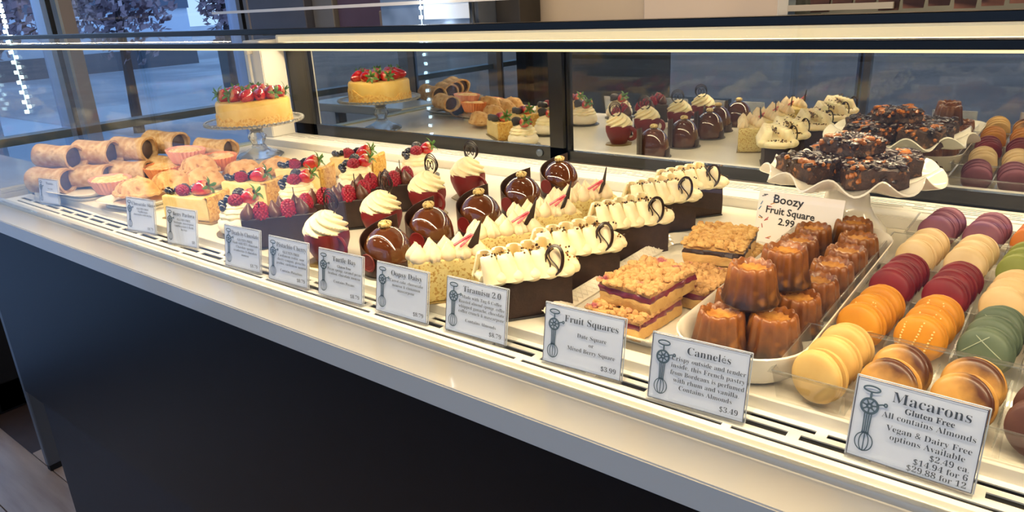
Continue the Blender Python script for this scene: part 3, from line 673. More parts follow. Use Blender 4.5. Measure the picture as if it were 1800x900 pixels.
# ================================================================ plates and pastries at the left end
CHINA=mat('white_china','#efe9da',rough=.12,coat=.4)
PASTRY=mat('baked_pastry','#c48f52','#dcb67e',rough=.7,scale=60,bump=.5,bscale=350,c3='#9c6430',s3=90,t3=(.56,.72))
ROLLM=mat('rolled_wafer','#b3874e','#d6b98a',rough=.75,scale=70,bump=.4,bscale=300,c3='#8d6232',s3=60,t3=(.60,.78))
FILLC=mat('chocolate_filling','#38241b','#4a3226',rough=.5,scale=150)
PAPER1=mat('orange_baking_cup','#de8246','#e89a62',rough=.7,scale=50)
PAPER2=mat('pink_baking_cup','#de9a85','#e8ac98',rough=.7,scale=50)
ALMP=mat('almond_top','#d8a964','#f0d6a4',rough=.75,scale=70,bump=.5,bscale=300,c3='#c48a48',s3=130,t3=(.58,.7))
def platter(label,loc,rz,w,d):
    t=MB(); P=rrect(w,d,.03,8)
    t.slab(P,0,.004,1,.001,2,step=.02)
    n=len(P); lay=[(.80,.004),(.88,.006),(.95,.010),(1.0,.0125),(1.005,.0135),(.995,.014),(.94,.0115),(.87,.0075),(.80,.0052)]
    v=[];f=[]
    for k,z in lay:
        for p in P: v.append((p[0]*k*1.12,p[1]*k*1.12,z))
    for i in range(len(lay)-1):
        for j in range(n): f.append((i*n+j,i*n+(j+1)%n,(i+1)*n+(j+1)%n,(i+1)*n+j))
    t.add(v,f); o=obj('serving_plate',t,CHINA,None,loc,(0,0,rz)); return tag(o,label,'plate')
platter('white square plate under the hand pies, front left',(-1.335,.655,.0005),R(8),.125,.22)
platter('white plate under the rolled wafers at the far left',(-1.515,.625,.0005),R(8),.125,.19)
def roll(label,loc,rz,tilt,L,r,sd):
    t=thing('rolled_wafer',label,'pastry roll',loc,rz,'chocolate filled pastry rolls')
    v=[];f=[];n=28;m=9
    for i in range(m):
        q=i/(m-1); x=-L/2+L*q
        for j in range(n+1):
            a=-.35+ (2*PI+.75)*j/n; rr=r*(1+.06*math.sin(2*a+sd)+.05*noise.noise(Vector((x*40,math.cos(a)*1.5+sd,math.sin(a)*1.5))))*(1+.05*math.cos(q*PI*2))-(.0025*(1-j/n) )
            v.append((x+.002*math.sin(a*2+sd),rr*math.cos(a),rr*math.sin(a)*.92))
    k=n+1
    for i in range(m-1):
        for j in range(n): f.append((i*k+j,(i+1)*k+j,(i+1)*k+j+1,i*k+j+1))
    N0=len(v)
    inner=[]
    for i in range(m):
        for j in range(k):
            p=v[i*k+j]; s_=1-.0042/max(.001,math.hypot(p[1],p[2])); v.append((p[0],p[1]*s_,p[2]*s_))
    for i in range(m-1):
        for j in range(n): f.append((N0+i*k+j,N0+i*k+j+1,N0+(i+1)*k+j+1,N0+(i+1)*k+j))
    for i in (0,m-1):
        for j in range(n): q=(i*k+j,i*k+j+1,N0+i*k+j+1,N0+i*k+j); f.append(q if i==0 else q[::-1])
    for j in (0,n):
        for i in range(m-1): f.append((i*k+j,(i+1)*k+j,N0+(i+1)*k+j,N0+i*k+j))
    t.rotation_euler=(0,tilt,rz)
    obj('wafer',MB().add(v,f),ROLLM,t,ang=60)
    fm=MB()
    for e in (-1,1): fm.lathe([(0,e*(L/2-.007)),(r*.5,e*(L/2-.0075)),(r*.76,e*(L/2-.010)),(r*.72,0)],20,M=Matrix.Rotation(PI/2,4,'Y'),fn=lambda q,z,a,i:(q*math.cos(a)*.93,q*math.sin(a),z+.0012*noise.noise(Vector((q*200*math.cos(a),q*200*math.sin(a),sd)))))
    obj('filling',fm,FILLC,t)
    return t
for i,(x,y,z,a,L,r,lb) in enumerate([
 (-1.575,.540,.0285,26,.078,.0270,'lower front pastry roll with dark filling, far left end, right above the blank card'),
 (-1.535,.600,.0285,28,.078,.0270,'lower middle pastry roll with dark filling, second along the left stack'),
 (-1.495,.660,.0285,30,.078,.0265,'lower rear pastry roll with dark filling, behind the pink baking cups'),
 (-1.583,.566,.0690,22,.082,.0275,'upper front pastry roll, leftmost of the top layer'),
 (-1.552,.625,.0690,26,.080,.0270,'upper second pastry roll, open dark end facing the cups'),
 (-1.520,.682,.0685,24,.080,.0265,'upper third golden pastry roll with deep dark opening'),
 (-1.515,.748,.0700,16,.084,.0265,'topmost golden pastry roll behind the upper row'),
 (-1.455,.722,.0285,30,.076,.0265,'lower fourth pastry roll half hidden behind the middle tarts'),
 (-1.415,.800,.0560,20,.074,.0250,'pale dusted pastry roll at the back right of the stack')]):
    roll(lb,(x,y,z),R(a),R(2),L,r,i)
def cuptart(label,loc,rz,m,ln,sd,tilt=0):
    t=thing('almond_tart',label,'tart',loc,rz,'almond tarts in baking cups'); t.rotation_euler=(tilt,.03,rz)
    def fn(r,z,a,i): 
        k=(1+.05*math.cos(30*a)*(1 if 0<i<5 else .2)); return (r*k*math.cos(a)*ln,r*k*math.sin(a),z)
    obj('baking_cup',MB().lathe([(0,0),(.022,0),(.0240,.003),(.0280,.014),(.0318,.0265),(.0310,.0270),(.0268,.013),(.0,.010)],150,fn=fn),m,t)
    def tp(r,z,a,i):
        q=noise.noise(Vector((r*math.cos(a)*60+sd,r*math.sin(a)*60,sd))); return (r*math.cos(a)*ln,r*math.sin(a),z+q*.006*(r<.026))
    obj('almond_top',MB().lathe([(.0282,.0180),(.0288,.0215),(.0276,.0240),(.024,.0252),(.018,.0262),(.012,.0270),(.006,.0275),(0,.0275)],36,fn=tp),ALMP,t)
    return t
cuptart('almond tart in pink baking cup at the front, left of the hand pies',(-1.425,.585,.012),R(20),PAPER2,1.25,1,.05)
cuptart('almond tart in orange baking cup in the middle, below the raised tart',(-1.430,.690,.014),R(15),PAPER1,1.2,2,.05)
cuptart('almond tart in pink baking cup raised on top of the others',(-1.400,.728,.043),R(10),PAPER2,1.35,3,.02)
cuptart('almond tart in bright orange baking cup at the rear right',(-1.345,.765,.028),R(5),PAPER1,1.2,4,.05)
def handpie(label,loc,rz,sd,L=.045,w_=.027,h=.038):
    t=thing('hand_pie',label,'hand pie',loc,rz,'golden hand pies')
    v=[];f=[];n=36;m=9
    def out(a): c,s_=math.cos(a),math.sin(a); return (L*abs(c)**1.25*(1 if c>0 else -1),w_*abs(s_)**1.1*(1 if s_>0 else -1))
    for top in (1,0):
        for i in range(m+1):
            q=1-i/m
            for j in range(n):
                a=2*PI*j/n; x,y=out(a); x*=q; y*=q; d=(1-q**2.4)**.6
                if top:
                    u,w2=x/L,y/w_; zz=h*.30+h*.70*d; e=w2+.25*u-.15
                    zz+=.0042*(1/(1+math.exp(-e*16))-.5)*d-.0035*math.exp(-(e/.10)**2)*d
                    zz+=.0035*noise.noise(Vector((x*70,y*70,sd*3)))*(1-q**4)
                else: zz=h*.30*(q**3)
                v.append((x,y,zz))
    k=(m+1)*n
    for i in range(m):
        for j in range(n):
            f.append((i*n+j,i*n+(j+1)%n,(i+1)*n+(j+1)%n,(i+1)*n+j)); f.append((k+i*n+j,k+(i+1)*n+j,k+(i+1)*n+(j+1)%n,k+i*n+(j+1)%n))
    for j in range(n): f.append((j,k+j,k+(j+1)%n,(j+1)%n))
    obj('pastry',MB().add(v,f),PASTRY,t,ang=70)
    c=MB().tube([(p[0]*1.0,p[1]*1.0,h*.28+.0012*math.sin(14*s_)) for s_ in [2*PI*i/56 for i in range(56)] for p in (out(s_),)],.0034,7,True)
    obj('crimped_edge',c,PASTRY,t)
    return t
for i,(x,y,z,a,lb) in enumerate([(-1.338,.590,.009,28,'golden hand pie nearest the glass, overhanging the plate rim'),(-1.325,.650,.012,20,'golden hand pie second from the front'),(-1.285,.690,.013,26,'golden hand pie behind the front cheesecake slice'),(-1.330,.712,.028,14,'golden hand pie leaning in the middle of the pile'),(-1.270,.768,.014,18,'golden hand pie third along the right edge of the plate'),(-1.262,.838,.006,30,'rounded golden hand pie at the rear, before the glass stand')]):
    handpie(lb,(x,y,z),R(a),i+1)
# ---------------------------------------------------------------- cheesecake on glass stand
def glassmat():
    m=bpy.data.materials.new('pressed_glass'); m.use_nodes=True; b=m.node_tree.nodes['Principled BSDF']
    b.inputs['Base Color'].default_value=(.93,.96,.98,1); b.inputs['Transmission Weight'].default_value=.92; b.inputs['Roughness'].default_value=.07; b.inputs['IOR'].default_value=1.45; return m
GST=glassmat()
SX,SY=-1.508,.962
gs=thing('glass_cake_stand','clear pressed glass cake stand with beaded rim, back left','cake stand',(SX,SY,.0005))
obj('pedestal',MB().lathe([(0,0),(.052,0),(.053,.003),(.046,.008),(.030,.014),(.017,.022),(.013,.030),(.017,.038),(.0215,.046),(.017,.054),(.013,.060),(.018,.068),(.030,.0745),(0,.0745)],40,fn=lambda r,z,a,i:(r*(1+.05*math.cos(12*a)*(z<.07))*math.cos(a),r*(1+.05*math.cos(12*a)*(z<.07))*math.sin(a),z)),GST,gs)
obj('plate',MB().lathe([(0,.0745),(.06,.0750),(.100,.0790),(.107,.0830),(.107,.0850),(.101,.0815),(.060,.0785),(0,.0785)],64),GST,gs)
bd_=MB()
for k in range(64):
    a=2*PI*k/64; bd_.ball((.1075*math.cos(a),.1075*math.sin(a),.0835),(.0052,.0052,.0042),8,6)
obj('beaded_rim',bd_,GST,gs)
ck=thing('whole_cheesecake','whole round cheesecake topped with strawberries on glass stand','cake',(SX+.004,SY,.0795))
obj('cake_board',MB().lathe([(0,0),(.087,0),(.087,.0015),(0,.0015)],48),mat('gold_foil','#c79a4c','#b08238',rough=.3,scale=60,metal=.6),ck)
obj('filling',MB().lathe([(0,.002),(.080,.002),(.0815,.02),(.0815,.048),(.079,.053),(.070,.0545),(.035,.055),(0,.055)],64,fn=lambda r,z,a,i:(r*(1+.012*noise.noise(Vector((math.cos(a)*2,math.sin(a)*2,z*30))))*math.cos(a),r*(1+.012*noise.noise(Vector((math.cos(a)*2,math.sin(a)*2,z*30))))*math.sin(a),z)),mat('cheesecake_gold','#eac878','#e2ba62',rough=.5,scale=40,bump=.15,bscale=300,sss=.1),ck)
def crf(r,z,a,i):
    h=z
    if i in (2,3,4): h=z+.013*noise.noise(Vector((math.cos(a)*3.5,math.sin(a)*3.5,2)))+.008*math.sin(a-1.1)
    return (r*math.cos(a),r*math.sin(a),h)
obj('crust_band',MB().lathe([(.080,.0016),(.0842,.002),(.0840,.022),(.0832,.0245),(.080,.0245)],96,fn=crf),CRUST,ck)
rnd=random.Random(3)
for k in range(11):
    a=2*PI*k/11+.2; rr=.056 if k%2 else .048
    if k%3==2: blue(ck,rr*math.cos(a),rr*math.sin(a),.0545,1.3)
    straw(ck,rr*math.cos(a+.15),rr*math.sin(a+.15),.0655,(rnd.uniform(-.4,.4),rnd.uniform(-.35,.1),a+rnd.choice((0.3,-.5,0,2.9))),1.35)
for k in range(4):
    a=2*PI*k/4+.7; straw(ck,.022*math.cos(a),.022*math.sin(a),.0660,(0,-.3,a),1.35); blue(ck,.036*math.cos(a+.6),.036*math.sin(a+.6),.0545,1.3)
# ---------------------------------------------------------------- fruit squares on lattice plate
def lattice_plate(label,cx,cy,w,d):
    t=thing('lattice_plate',label,'plate',(cx,cy,.0005))
    obj('dish',MB().slab(rrect(w*.80,d*.90,.015,5),0,.004,1,.001,2,step=.02),CHINA,t)
    P=rrect(w,d,.02,6); n=len(P); v=[];f=[]; lay=[(.80,.0035),(.88,.007),(.96,.0115),(1.0,.0135),(1.0,.0145),(.955,.0135),(.87,.009),(.80,.006)]
    for k,z in lay:
        for p in P: v.append((p[0]*k,p[1]*(1-(1-k)*.5),z))
    for i in range(len(lay)-1):
        for j in range(n): f.append((i*n+j,i*n+(j+1)%n,(i+1)*n+(j+1)%n,(i+1)*n+j))
    obj('rim',MB().add(v,f),CHINA,t)
    r=MB()   # raised diamond lattice on the two long rims
    for sgn in (-1,1):
        for k in range(30):
            for dr in (-1,1):
                y0=-d*.47+k*d*.032; y1=y0+dr*.012
                if abs(y1)>d*.48: continue
                r.tube([(sgn*w*.41,y0,.0078),(sgn*w*.485,y1,.0142)],.0007,4)
    for sgn in (-1,1):
        for k in range(14):
            for dr in (-1,1):
                x0=-w*.40+k*w*.062; x1=x0+dr*.010
                if abs(x1)>w*.45: continue
                r.tube([(x0,sgn*d*.455,.0078),(x1,sgn*d*.495,.0142)],.0007,4)
    o=obj('lattice_relief',r,CHINA,t); o['kind']='stuff'
lattice_plate('white china plate with lattice rim under the fruit squares',-.334,.705,.150,.315)
SHORT=mat('shortbread','#cda765','#bf9454',rough=.75,scale=90,bump=.4,bscale=400)
BERRYJ=mat('berry_jam','#5f1a30','#82283f',rough=.3,scale=120,coat=.4)
DATEJ=mat('date_filling','#2a1d18','#3c2a20',rough=.4,scale=120,coat=.2)
CRUMB=mat('oat_crumble','#b98a48','#d2aa66',rough=.8,scale=120,bump=.5,bscale=600,c3='#a87238',s3=90,t3=(.56,.7))
CRUMBB=mat('berry_crumble','#b3854e','#cba066',rough=.8,scale=120,bump=.5,bscale=600,c3='#9c4f55',s3=45,t3=(.60,.70))
def crumble(w,d,z,sd,n=300):
    rnd=random.Random(sd); m=MB()
    m.slab([(-w/2,-d/2),(w/2,-d/2),(w/2,d/2),(-w/2,d/2)],z-.003,z+.002,1,.0015,6,step=.004,fn=lambda p:p+Vector((0,0,nz(p,180,sd)*.003*(p.z>z))))
    for k in range(n):
        x=rnd.uniform(-.5,.5)*w*1.03; y=rnd.uniform(-.5,.5)*d*1.03; s=rnd.uniform(.0022,.0048); q=rnd.random()*9
        m.ball((x,y,z+.002+rnd.random()*.0022),(s,s*rnd.uniform(.7,1.1),s*rnd.uniform(.6,.9)),7,5,fn=lambda p:1+.35*noise.noise(Vector((p[0]*2+q,p[1]*2,p[2]*2))))
    return m
CM={}
def fruit_square(label,loc,rz,kind,w=.062,d=.062,tilt=0,sd=0):
    t=thing('fruit_square',label,'fruit square',loc,rz,None); t['group']='%s crumble squares'%kind; t.rotation_euler=(tilt,0,rz)
    sq=[(-w/2,-d/2),(w/2,-d/2),(w/2,d/2),(-w/2,d/2)]
    rough=lambda a:(lambda p:p+Vector((nz(p,140,sd),nz(p,140,sd+3),0))*a)
    obj('shortbread_base',MB().slab(sq,0,.012,3,.0012,4,fn=rough(.0022)),SHORT,t)
    obj('filling',MB().slab([(x*1.0,y*1.0) for x,y in sq],.0110,.0180,3,.0012,3,fn=rough(.0042)),BERRYJ if kind=='berry' else DATEJ,t)
    key=(kind,w,d)
    if key not in CM: CM[key]=crumble(w,d,.0195,sd).mesh('crumble_top',CRUMBB if kind=='berry' else CRUMB)
    o=obj('crumble_top',CM[key],None,t); o['kind']='stuff'
    return t
fruit_square('bottom front berry crumble square, behind its name card',(-.322,.600,.006),R(-4),'berry',.060,.082,sd=1)
fruit_square('top berry crumble square stacked over the front one',(-.317,.616,.0295),R(-6),'berry',.060,.083,sd=2)
fruit_square('berry crumble square lying low against the side of the stack',(-.298,.690,.006),R(-3),'berry',.056,.07,sd=1)
fruit_square('lower date crumble square with dark filling, under the top one',(-.300,.778,.006),R(4),'date',.066,.082,sd=2)
fruit_square('top date crumble square with dark filling, highest at the back',(-.303,.768,.0295),R(10),'date',.066,.082,sd=3)
# ---------------------------------------------------------------- canneles in oval dish
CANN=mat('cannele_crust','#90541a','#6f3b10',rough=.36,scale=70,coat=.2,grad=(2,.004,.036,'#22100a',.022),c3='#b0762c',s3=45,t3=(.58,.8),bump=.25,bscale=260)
CANTOP=mat('cannele_dimple','#a8692a','#c88f45',rough=.4,scale=160,coat=.2,bump=.3,bscale=300)
def cann_mesh(k,r0=.0245,r1=.0195,h=.038):
    def fn(r,z,a,i):
        fl=1+.055*math.cos(12*a)*min(1,max(0,(z-.001)/.006))*(1.0 if z<h-.004 else .8)
        fl*=1+.03*noise.noise(Vector((math.cos(a)*1.5+k,math.sin(a)*1.5,z*40)))
        return (r*fl*math.cos(a),r*fl*math.sin(a),z+(.0009*math.cos(12*a) if z>h-.003 and r>.01 else 0)+.001*noise.noise(Vector((a,k,z))))
    return MB().lathe([(0,0),(r0*.98,0),(r0*1.06,.0025),(r0*1.04,.006),(r0*.96,.012),(r0*.90,.020),(r0*.86,h*.70),(r0*.83,h*.86),(r1*.99,h*.96),(r1*.93,h*.995),(r1*.86,h),(r1*.78,h-.0018),(r1*.70,h-.005)],72,fn=fn)
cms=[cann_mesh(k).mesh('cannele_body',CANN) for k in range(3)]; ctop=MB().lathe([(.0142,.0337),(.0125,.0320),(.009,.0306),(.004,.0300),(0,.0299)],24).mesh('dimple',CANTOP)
dish=thing('oval_dish','long white oval china dish holding the fluted cakes','dish',(-.204,.735,.0005))
P=rrect(.115,.415,.05,10); n=len(P)
lay=[(.72,.0),(.80,.0005),(.86,.004),(.91,.012),(.96,.022),(1.0,.030),(1.005,.032),(.992,.033),(.965,.031),(.92,.022),(.87,.013),(.82,.007),(.72,.0055),(.3,.0055)]
v=[];f=[]
for k,z in lay:
    for p in P: v.append((p[0]*k,p[1]*(1-(1-k)*.40),z))
for i in range(len(lay)-1):
    for j in range(n): f.append((i*n+j,i*n+(j+1)%n,(i+1)*n+(j+1)%n,(i+1)*n+j))
f.append(tuple(range(n))[::-1]); L0=(len(lay)-1)*n; f.append(tuple(range(L0,L0+n)))
obj('bowl',MB().add(v,f),CHINA,dish)
for i,(x,y,z,a,tx,lb) in enumerate([
 (-.228,.588,.0062,0,0,'fluted caramel cake at the front left of the dish, above its card'),
 (-.186,.606,.0062,9,0,'fluted caramel cake at the front right of the dish'),
 (-.232,.640,.0062,5,0,'fluted caramel cake hidden under the front top one, left side'),
 (-.182,.660,.0062,14,0,'fluted caramel cake second along the right side'),
 (-.180,.712,.0062,3,0,'fluted caramel cake third along the right side'),
 (-.179,.764,.0062,11,0,'fluted caramel cake fourth along the right side'),
 (-.178,.816,.0062,7,0,'fluted caramel cake fifth along the right side'),
 (-.178,.868,.0062,2,0,'fluted caramel cake sixth along the right side, before the tilted last one'),
 (-.196,.920,.0075,6,.0,'fluted caramel cake at the far end of the dish, by the ruffled stand'),
 (-.232,.880,.0062,13,0,'bright fluted caramel cake at the rear of the left side'),
 (-.232,.826,.0062,4,0,'fluted caramel cake second from the rear on the left side'),
 (-.232,.772,.0062,8,0,'fluted caramel cake in the middle of the left side'),
 (-.232,.700,.0062,8,0,'fluted caramel cake behind the two stacked ones, left side'),
 (-.213,.618,.0445,10,0,'dark fluted caramel cake stacked on top at the front'),
 (-.203,.678,.0445,1,0,'tall dark fluted caramel cake stacked on top, second')]):
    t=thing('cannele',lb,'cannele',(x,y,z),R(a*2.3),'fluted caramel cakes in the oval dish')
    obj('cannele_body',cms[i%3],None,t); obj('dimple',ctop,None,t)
# ---------------------------------------------------------------- boozy fruit squares on ruffled stand
BX,BY=-.229,1.018
rs=thing('ruffled_cake_stand','white china cake stand with ruffled rim, right of centre at the back','cake stand',(BX,BY,.0005))
obj('pedestal',MB().lathe([(0,0),(.052,0),(.053,.003),(.051,.008),(.044,.016),(.035,.026),(.029,.040),(.027,.056),(.029,.068),(0,.069)],48),CHINA,rs)
def rf(r,z,a,i):
    t=max(0,(r-.065)/.043); w_=math.sin(11*a); return ((r+.006*t*math.cos(11*a+.6))*math.cos(a),(r+.006*t*math.cos(11*a+.6))*math.sin(a),z+.0085*t*w_)
obj('plate',MB().lathe([(0,.069),(.05,.069),(.075,.0705),(.092,.075),(.106,.0815),(.109,.0835),(.1075,.0855),(.098,.0805),(.085,.0765),(.07,.0740),(0,.0735)],132,fn=rf),CHINA,rs)
BOOZ=mat('dark_baked_square','#4a2f22','#2a1a16',rough=.55,scale=90,bump=.8,bscale=300,c3='#8a5a34',s3=110,t3=(.58,.68))
BFRUIT=mat('sticky_dried_fruit','#1d1316','#38201a',rough=.3,scale=200,coat=.3)
BNUT=mat('glazed_nuts','#8a4a16','#b36a22',rough=.35,scale=200,coat=.3)
def boozy(label,loc,rz,tilt,sd,w=.072,d=.066,h=.026):
    t=thing('boozy_fruit_square',label,'fruit square',loc,rz,'sticky dried fruit squares'); t.rotation_euler=(tilt,0,rz); rnd=random.Random(sd)
    obj('baked_base',MB().slab([(-w/2,-d/2),(w/2,-d/2),(w/2,d/2),(-w/2,d/2)],0,h,4,.002,6,step=.004,fn=lambda p:p+Vector((nz(p,110,sd),nz(p,110,sd+3),nz(p,130,sd+6)*1.2*(p.z>.01)))*.0035),BOOZ,t)
    A=MB();B=MB()
    for k in range(95):
        x,y=rnd.uniform(-.5,.5)*w*.96,rnd.uniform(-.5,.5)*d*.96; s=rnd.uniform(.003,.0062); q=rnd.random()*20
        m=B if rnd.random()<.2 else A
        m.ball((x,y,h+rnd.random()*.004-.001),(s*rnd.uniform(.8,1.5),s,s*rnd.uniform(.5,.9)),8,6,fn=lambda p:1+.45*noise.noise(Vector((p[0]*2+q,p[1]*2,p[2]*2+q))),M=None)
    for k in range(30):
        e=rnd.choice((-1,1)); y=rnd.uniform(-.5,.5)
        x_,y_=(e*w*.49,y*d) if rnd.random()<.5 else (y*w,e*d*.49); s=rnd.uniform(.002,.0042); (A if k%2 else B).ball((x_,y_,rnd.uniform(.012,h)),s,7,5,fn=lambda p:1+.4*noise.noise(Vector((p[0]*2+k,p[1]*2,p[2]*2))))
    a=obj('dried_fruit',A,BFRUIT,t); a['kind']='stuff'; b=obj('nuts',B,BNUT,t); b['kind']='stuff'
zb=.0745
boozy('sticky dark fruit square at the left front of the ruffled stand',(BX-.042,BY-.022,zb),R(-38),0,11)
boozy('sticky dark fruit square at the right front of the ruffled stand',(BX+.034,BY-.030,zb),R(22),0,12)
boozy('sticky dark fruit square at the right back of the ruffled stand',(BX+.045,BY+.042,zb),R(14),0,13,.06,.06)
boozy('sticky dark fruit square at the left back of the ruffled stand',(BX-.030,BY+.052,zb),R(20),0,14,.06,.06)
boozy('sticky dark fruit square lying on top of the ruffled stand pile',(BX-.004,BY+.014,zb+.0305),R(-30),0,15,.058,.054,.018)
# ================================================================ macarons in clear trays
def tray(label,x0,x1,y0,y1,nc,rows):
    t=thing('plastic_tray',label,'tray',((x0+x1)/2,(y0+y1)/2,.0005),0,'clear plastic macaron trays'); cx,cy=(x0+x1)/2,(y0+y1)/2
    a,b,c,d=x0-cx,x1-cx,y0-cy,y1-cy; H=.027; fl=.004
    m=MB(); m.add([(a,c,.0008),(b,c,.0008),(b,d,.0008),(a,d,.0008)],[(0,1,2,3)]); obj('tray_floor',m,PLASTIC,t,smooth=False)
    m=MB(); B=[(a,c),(b,c),(b,d),(a,d)]; Tp=[(a-fl,c-fl),(b+fl,c-fl),(b+fl,d+fl),(a-fl,d+fl)]
    m.add([(p[0],p[1],.0008) for p in B]+[(p[0],p[1],H) for p in Tp],[(i,(i+1)%4,4+(i+1)%4,4+i) for i in range(4)]); obj('tray_wall',m,PLASTIC,t,smooth=False)
    r=MB().tube([(p[0],p[1],H) for p in Tp],.0007,6,True)
    lip=[(a-fl-.003,c-fl-.003),(b+fl+.003,c-fl-.003),(b+fl+.003,d+fl+.003),(a-fl-.003,d+fl+.003)]
    r.add([(p[0],p[1],H) for p in Tp]+[(p[0],p[1],H-.0012) for p in lip],[(i,(i+1)%4,4+(i+1)%4,4+i) for i in range(4)])
    obj('tray_rim',r,RIMP,t)
    for i in range(1,nc):
        x=a+(b-a)*i/nc; g=MB().add([(x-.0022,c,.001),(x-.0022,d,.001),(x-.0009,d,.0175),(x-.0009,c,.0175),(x+.0009,c,.0175),(x+.0009,d,.0175),(x+.0022,d,.001),(x+.0022,c,.001)],[(0,1,2,3),(3,2,5,4),(4,5,6,7)])
        k=8
        for j in range(1,k):
            y=c+(d-c)*j/k; g.tube([(x-.0030,y,.002),(x-.0012,y,.0165)],.0006,4)
        obj('divider',g,RIMP,t,smooth=False)
    for i in range(1,rows):
        y=c+(d-c)*i/rows; g=MB().add([(a,y-.002,.001),(b,y-.002,.001),(b,y-.0007,.021),(a,y-.0007,.021),(a,y+.0007,.021),(b,y+.0007,.021),(b,y+.002,.001),(a,y+.002,.001)],[(0,1,2,3),(3,2,5,4),(4,5,6,7)])
        obj('divider',g,RIMP,t,smooth=False)
tray('front clear plastic tray of macarons, behind the macarons card',-.158,.095,.537,.633,5,1)
tray('large middle clear plastic tray of macarons in three rows',-.152,.100,.648,.948,5,3)
tray('rear clear plastic tray of purple macarons against the back ledge',-.140,.112,.963,1.052,5,1)
MC={'vanilla':('#d2ae6a','#c8a15c'),'burnt':('#cb9a50','#bd8a40'),'yellow':('#cc8a22','#c07c18'),'dark green':('#5b6852','#505e4b'),'red':('#7c1822','#6c121b'),'cream':('#dcbb88','#d3b07a'),'ivory':('#e2c79a','#d8ba88'),'purple':('#8d5566','#7d4a5d'),'green':('#8b9248','#7b8439'),'orange':('#d0782c','#c06a20'),'brown':('#5d3b33','#513129')}
mac_mesh={}
def shell(cm,r=.0208):
    # dome with ruffled foot; z=0 is the foot side
    def fn(rr,z,a,i):
        k=1+(.018*noise.noise(Vector((math.cos(a)*9,math.sin(a)*9,z*900+i))) if i<5 else 0); return (rr*k*math.cos(a),rr*k*math.sin(a),z)
    return MB().lathe([(0,0),(r*.9,0),(r*1.0,.0004),(r*1.012,.0013),(r*.99,.0022),(r*.965,.0026),(r*.985,.0032),(r*.975,.0044),(r*.93,.0060),(r*.85,.0071),(r*.7,.0079),(r*.4,.0085),(0,.0087)],44,fn=fn)
def mac_parts(c):
    if c in mac_mesh: return mac_mesh[c]
    h=MC[c]
    if c=='burnt': sm=mat('shell_burnt',h[0],h[1],rough=.4,scale=60,grad=(1,-.016,-.004,'#4a230c',.014),coat=.1)
    else: sm=mat('shell_'+c.replace(' ','_'),h[0],h[1],rough=.5,scale=40,bump=.06,bscale=900,spec=.35)
    fm=mat('fill_'+c.replace(' ','_'),tuple(int(v*255) for v in [((x/12.92) if x<=0 else x) for x in [min(1,(int(h[0][1+2*i:3+2*i],16)/255)*.86) for i in range(3)]]),rough=.6)
    mac_mesh[c]=(shell(c).mesh('shell',sm),MB().lathe([(0,-.0020),(.0182,-.0020),(.0190,0),(.0182,.0020),(0,.0020)],36).mesh('filling',fm)); return mac_mesh[c]
SP=mat('sugar_pearl','#efcf8a',rough=.3); LN=mat('icing_line','#9aa38a',rough=.5); LNY=mat('icing_line_gold','#e2ac58',rough=.4)
def macaron(label,loc,lean,yaw,c,deco=None,sd=0,s=1,group=None):
    t=thing('macaron',label,'macaron',loc,0,group,rot=(R(90-lean),R(sd%5-2),yaw))
    a,b=mac_parts(c)
    obj('shell',a,None,t,(0,0,.0018),(0,0,sd if c!='burnt' else 2.4+.5*sd%1),sc=s); obj('filling',b,None,t,sc=s); obj('shell',a,None,t,(0,0,-.0018),(PI,0,sd*2),sc=s)
    def zz(x,y): q=min(1,math.hypot(x,y)/.0208); return .0018+.0087*(1-q**4.6)**.62+.0001
    if deco=='pearls':
        m=MB(); rnd=random.Random(sd)
        for k in range(3):
            x0=-.011+.010*k+rnd.uniform(-.003,.003); sl=rnd.uniform(-.35,.35)
            for j in range(15):
                y=-.018+.0026*j+rnd.uniform(-.0004,.0004); x=x0+sl*y+rnd.uniform(-.0004,.0004)
                if math.hypot(x,y)<.0202: m.ball((x,y,zz(x,y)),.00095,6,4)
        o=obj('sugar_pearls',m,SP,t); o['kind']='stuff'
    if deco in('lines','goldlines'):
        m=MB(); rnd=random.Random(sd)
        for k in range(2 if deco=='lines' else 1):
            x0=rnd.uniform(-.010,.010); an=rnd.uniform(-.7,.9)
            P=[]
            for j in range(17):
                u=-.020+.0025*j; x=x0*(-math.sin(an))+u*math.cos(an)+.0; y=x0*math.cos(an)+u*math.sin(an)
                if math.hypot(x,y)<.0198: P.append((x,y,zz(x,y)))
            if len(P)>2: m.tube(P,.00045,5)
        if m.v: obj('icing_lines',m,LN if deco=='lines' else LNY,t)
rowname=['front row','second row','middle row','fourth row','rear row']; colname=['leftmost','second','third','rightmost']
ypos=[(.548,.578,.608),(.664,.691,.718),(.772,.798,.824),(.877,.903,.929),(.986,1.009,1.032)]
grid=[['vanilla','burnt','burnt','brown'],['yellow','yellow','dark green','dark green'],['red','red','cream','red'],['ivory','ivory','green','green'],['purple','purple','orange','purple']]
look={'vanilla':'pale vanilla','burnt':'brown-edged yellow macaron','yellow':'golden yellow','dark green':'dull dark green','red':'deep red','cream':'beige','ivory':'ivory cream','purple':'dusty purple','green':'olive green','orange':'orange','brown':'dark brown'}
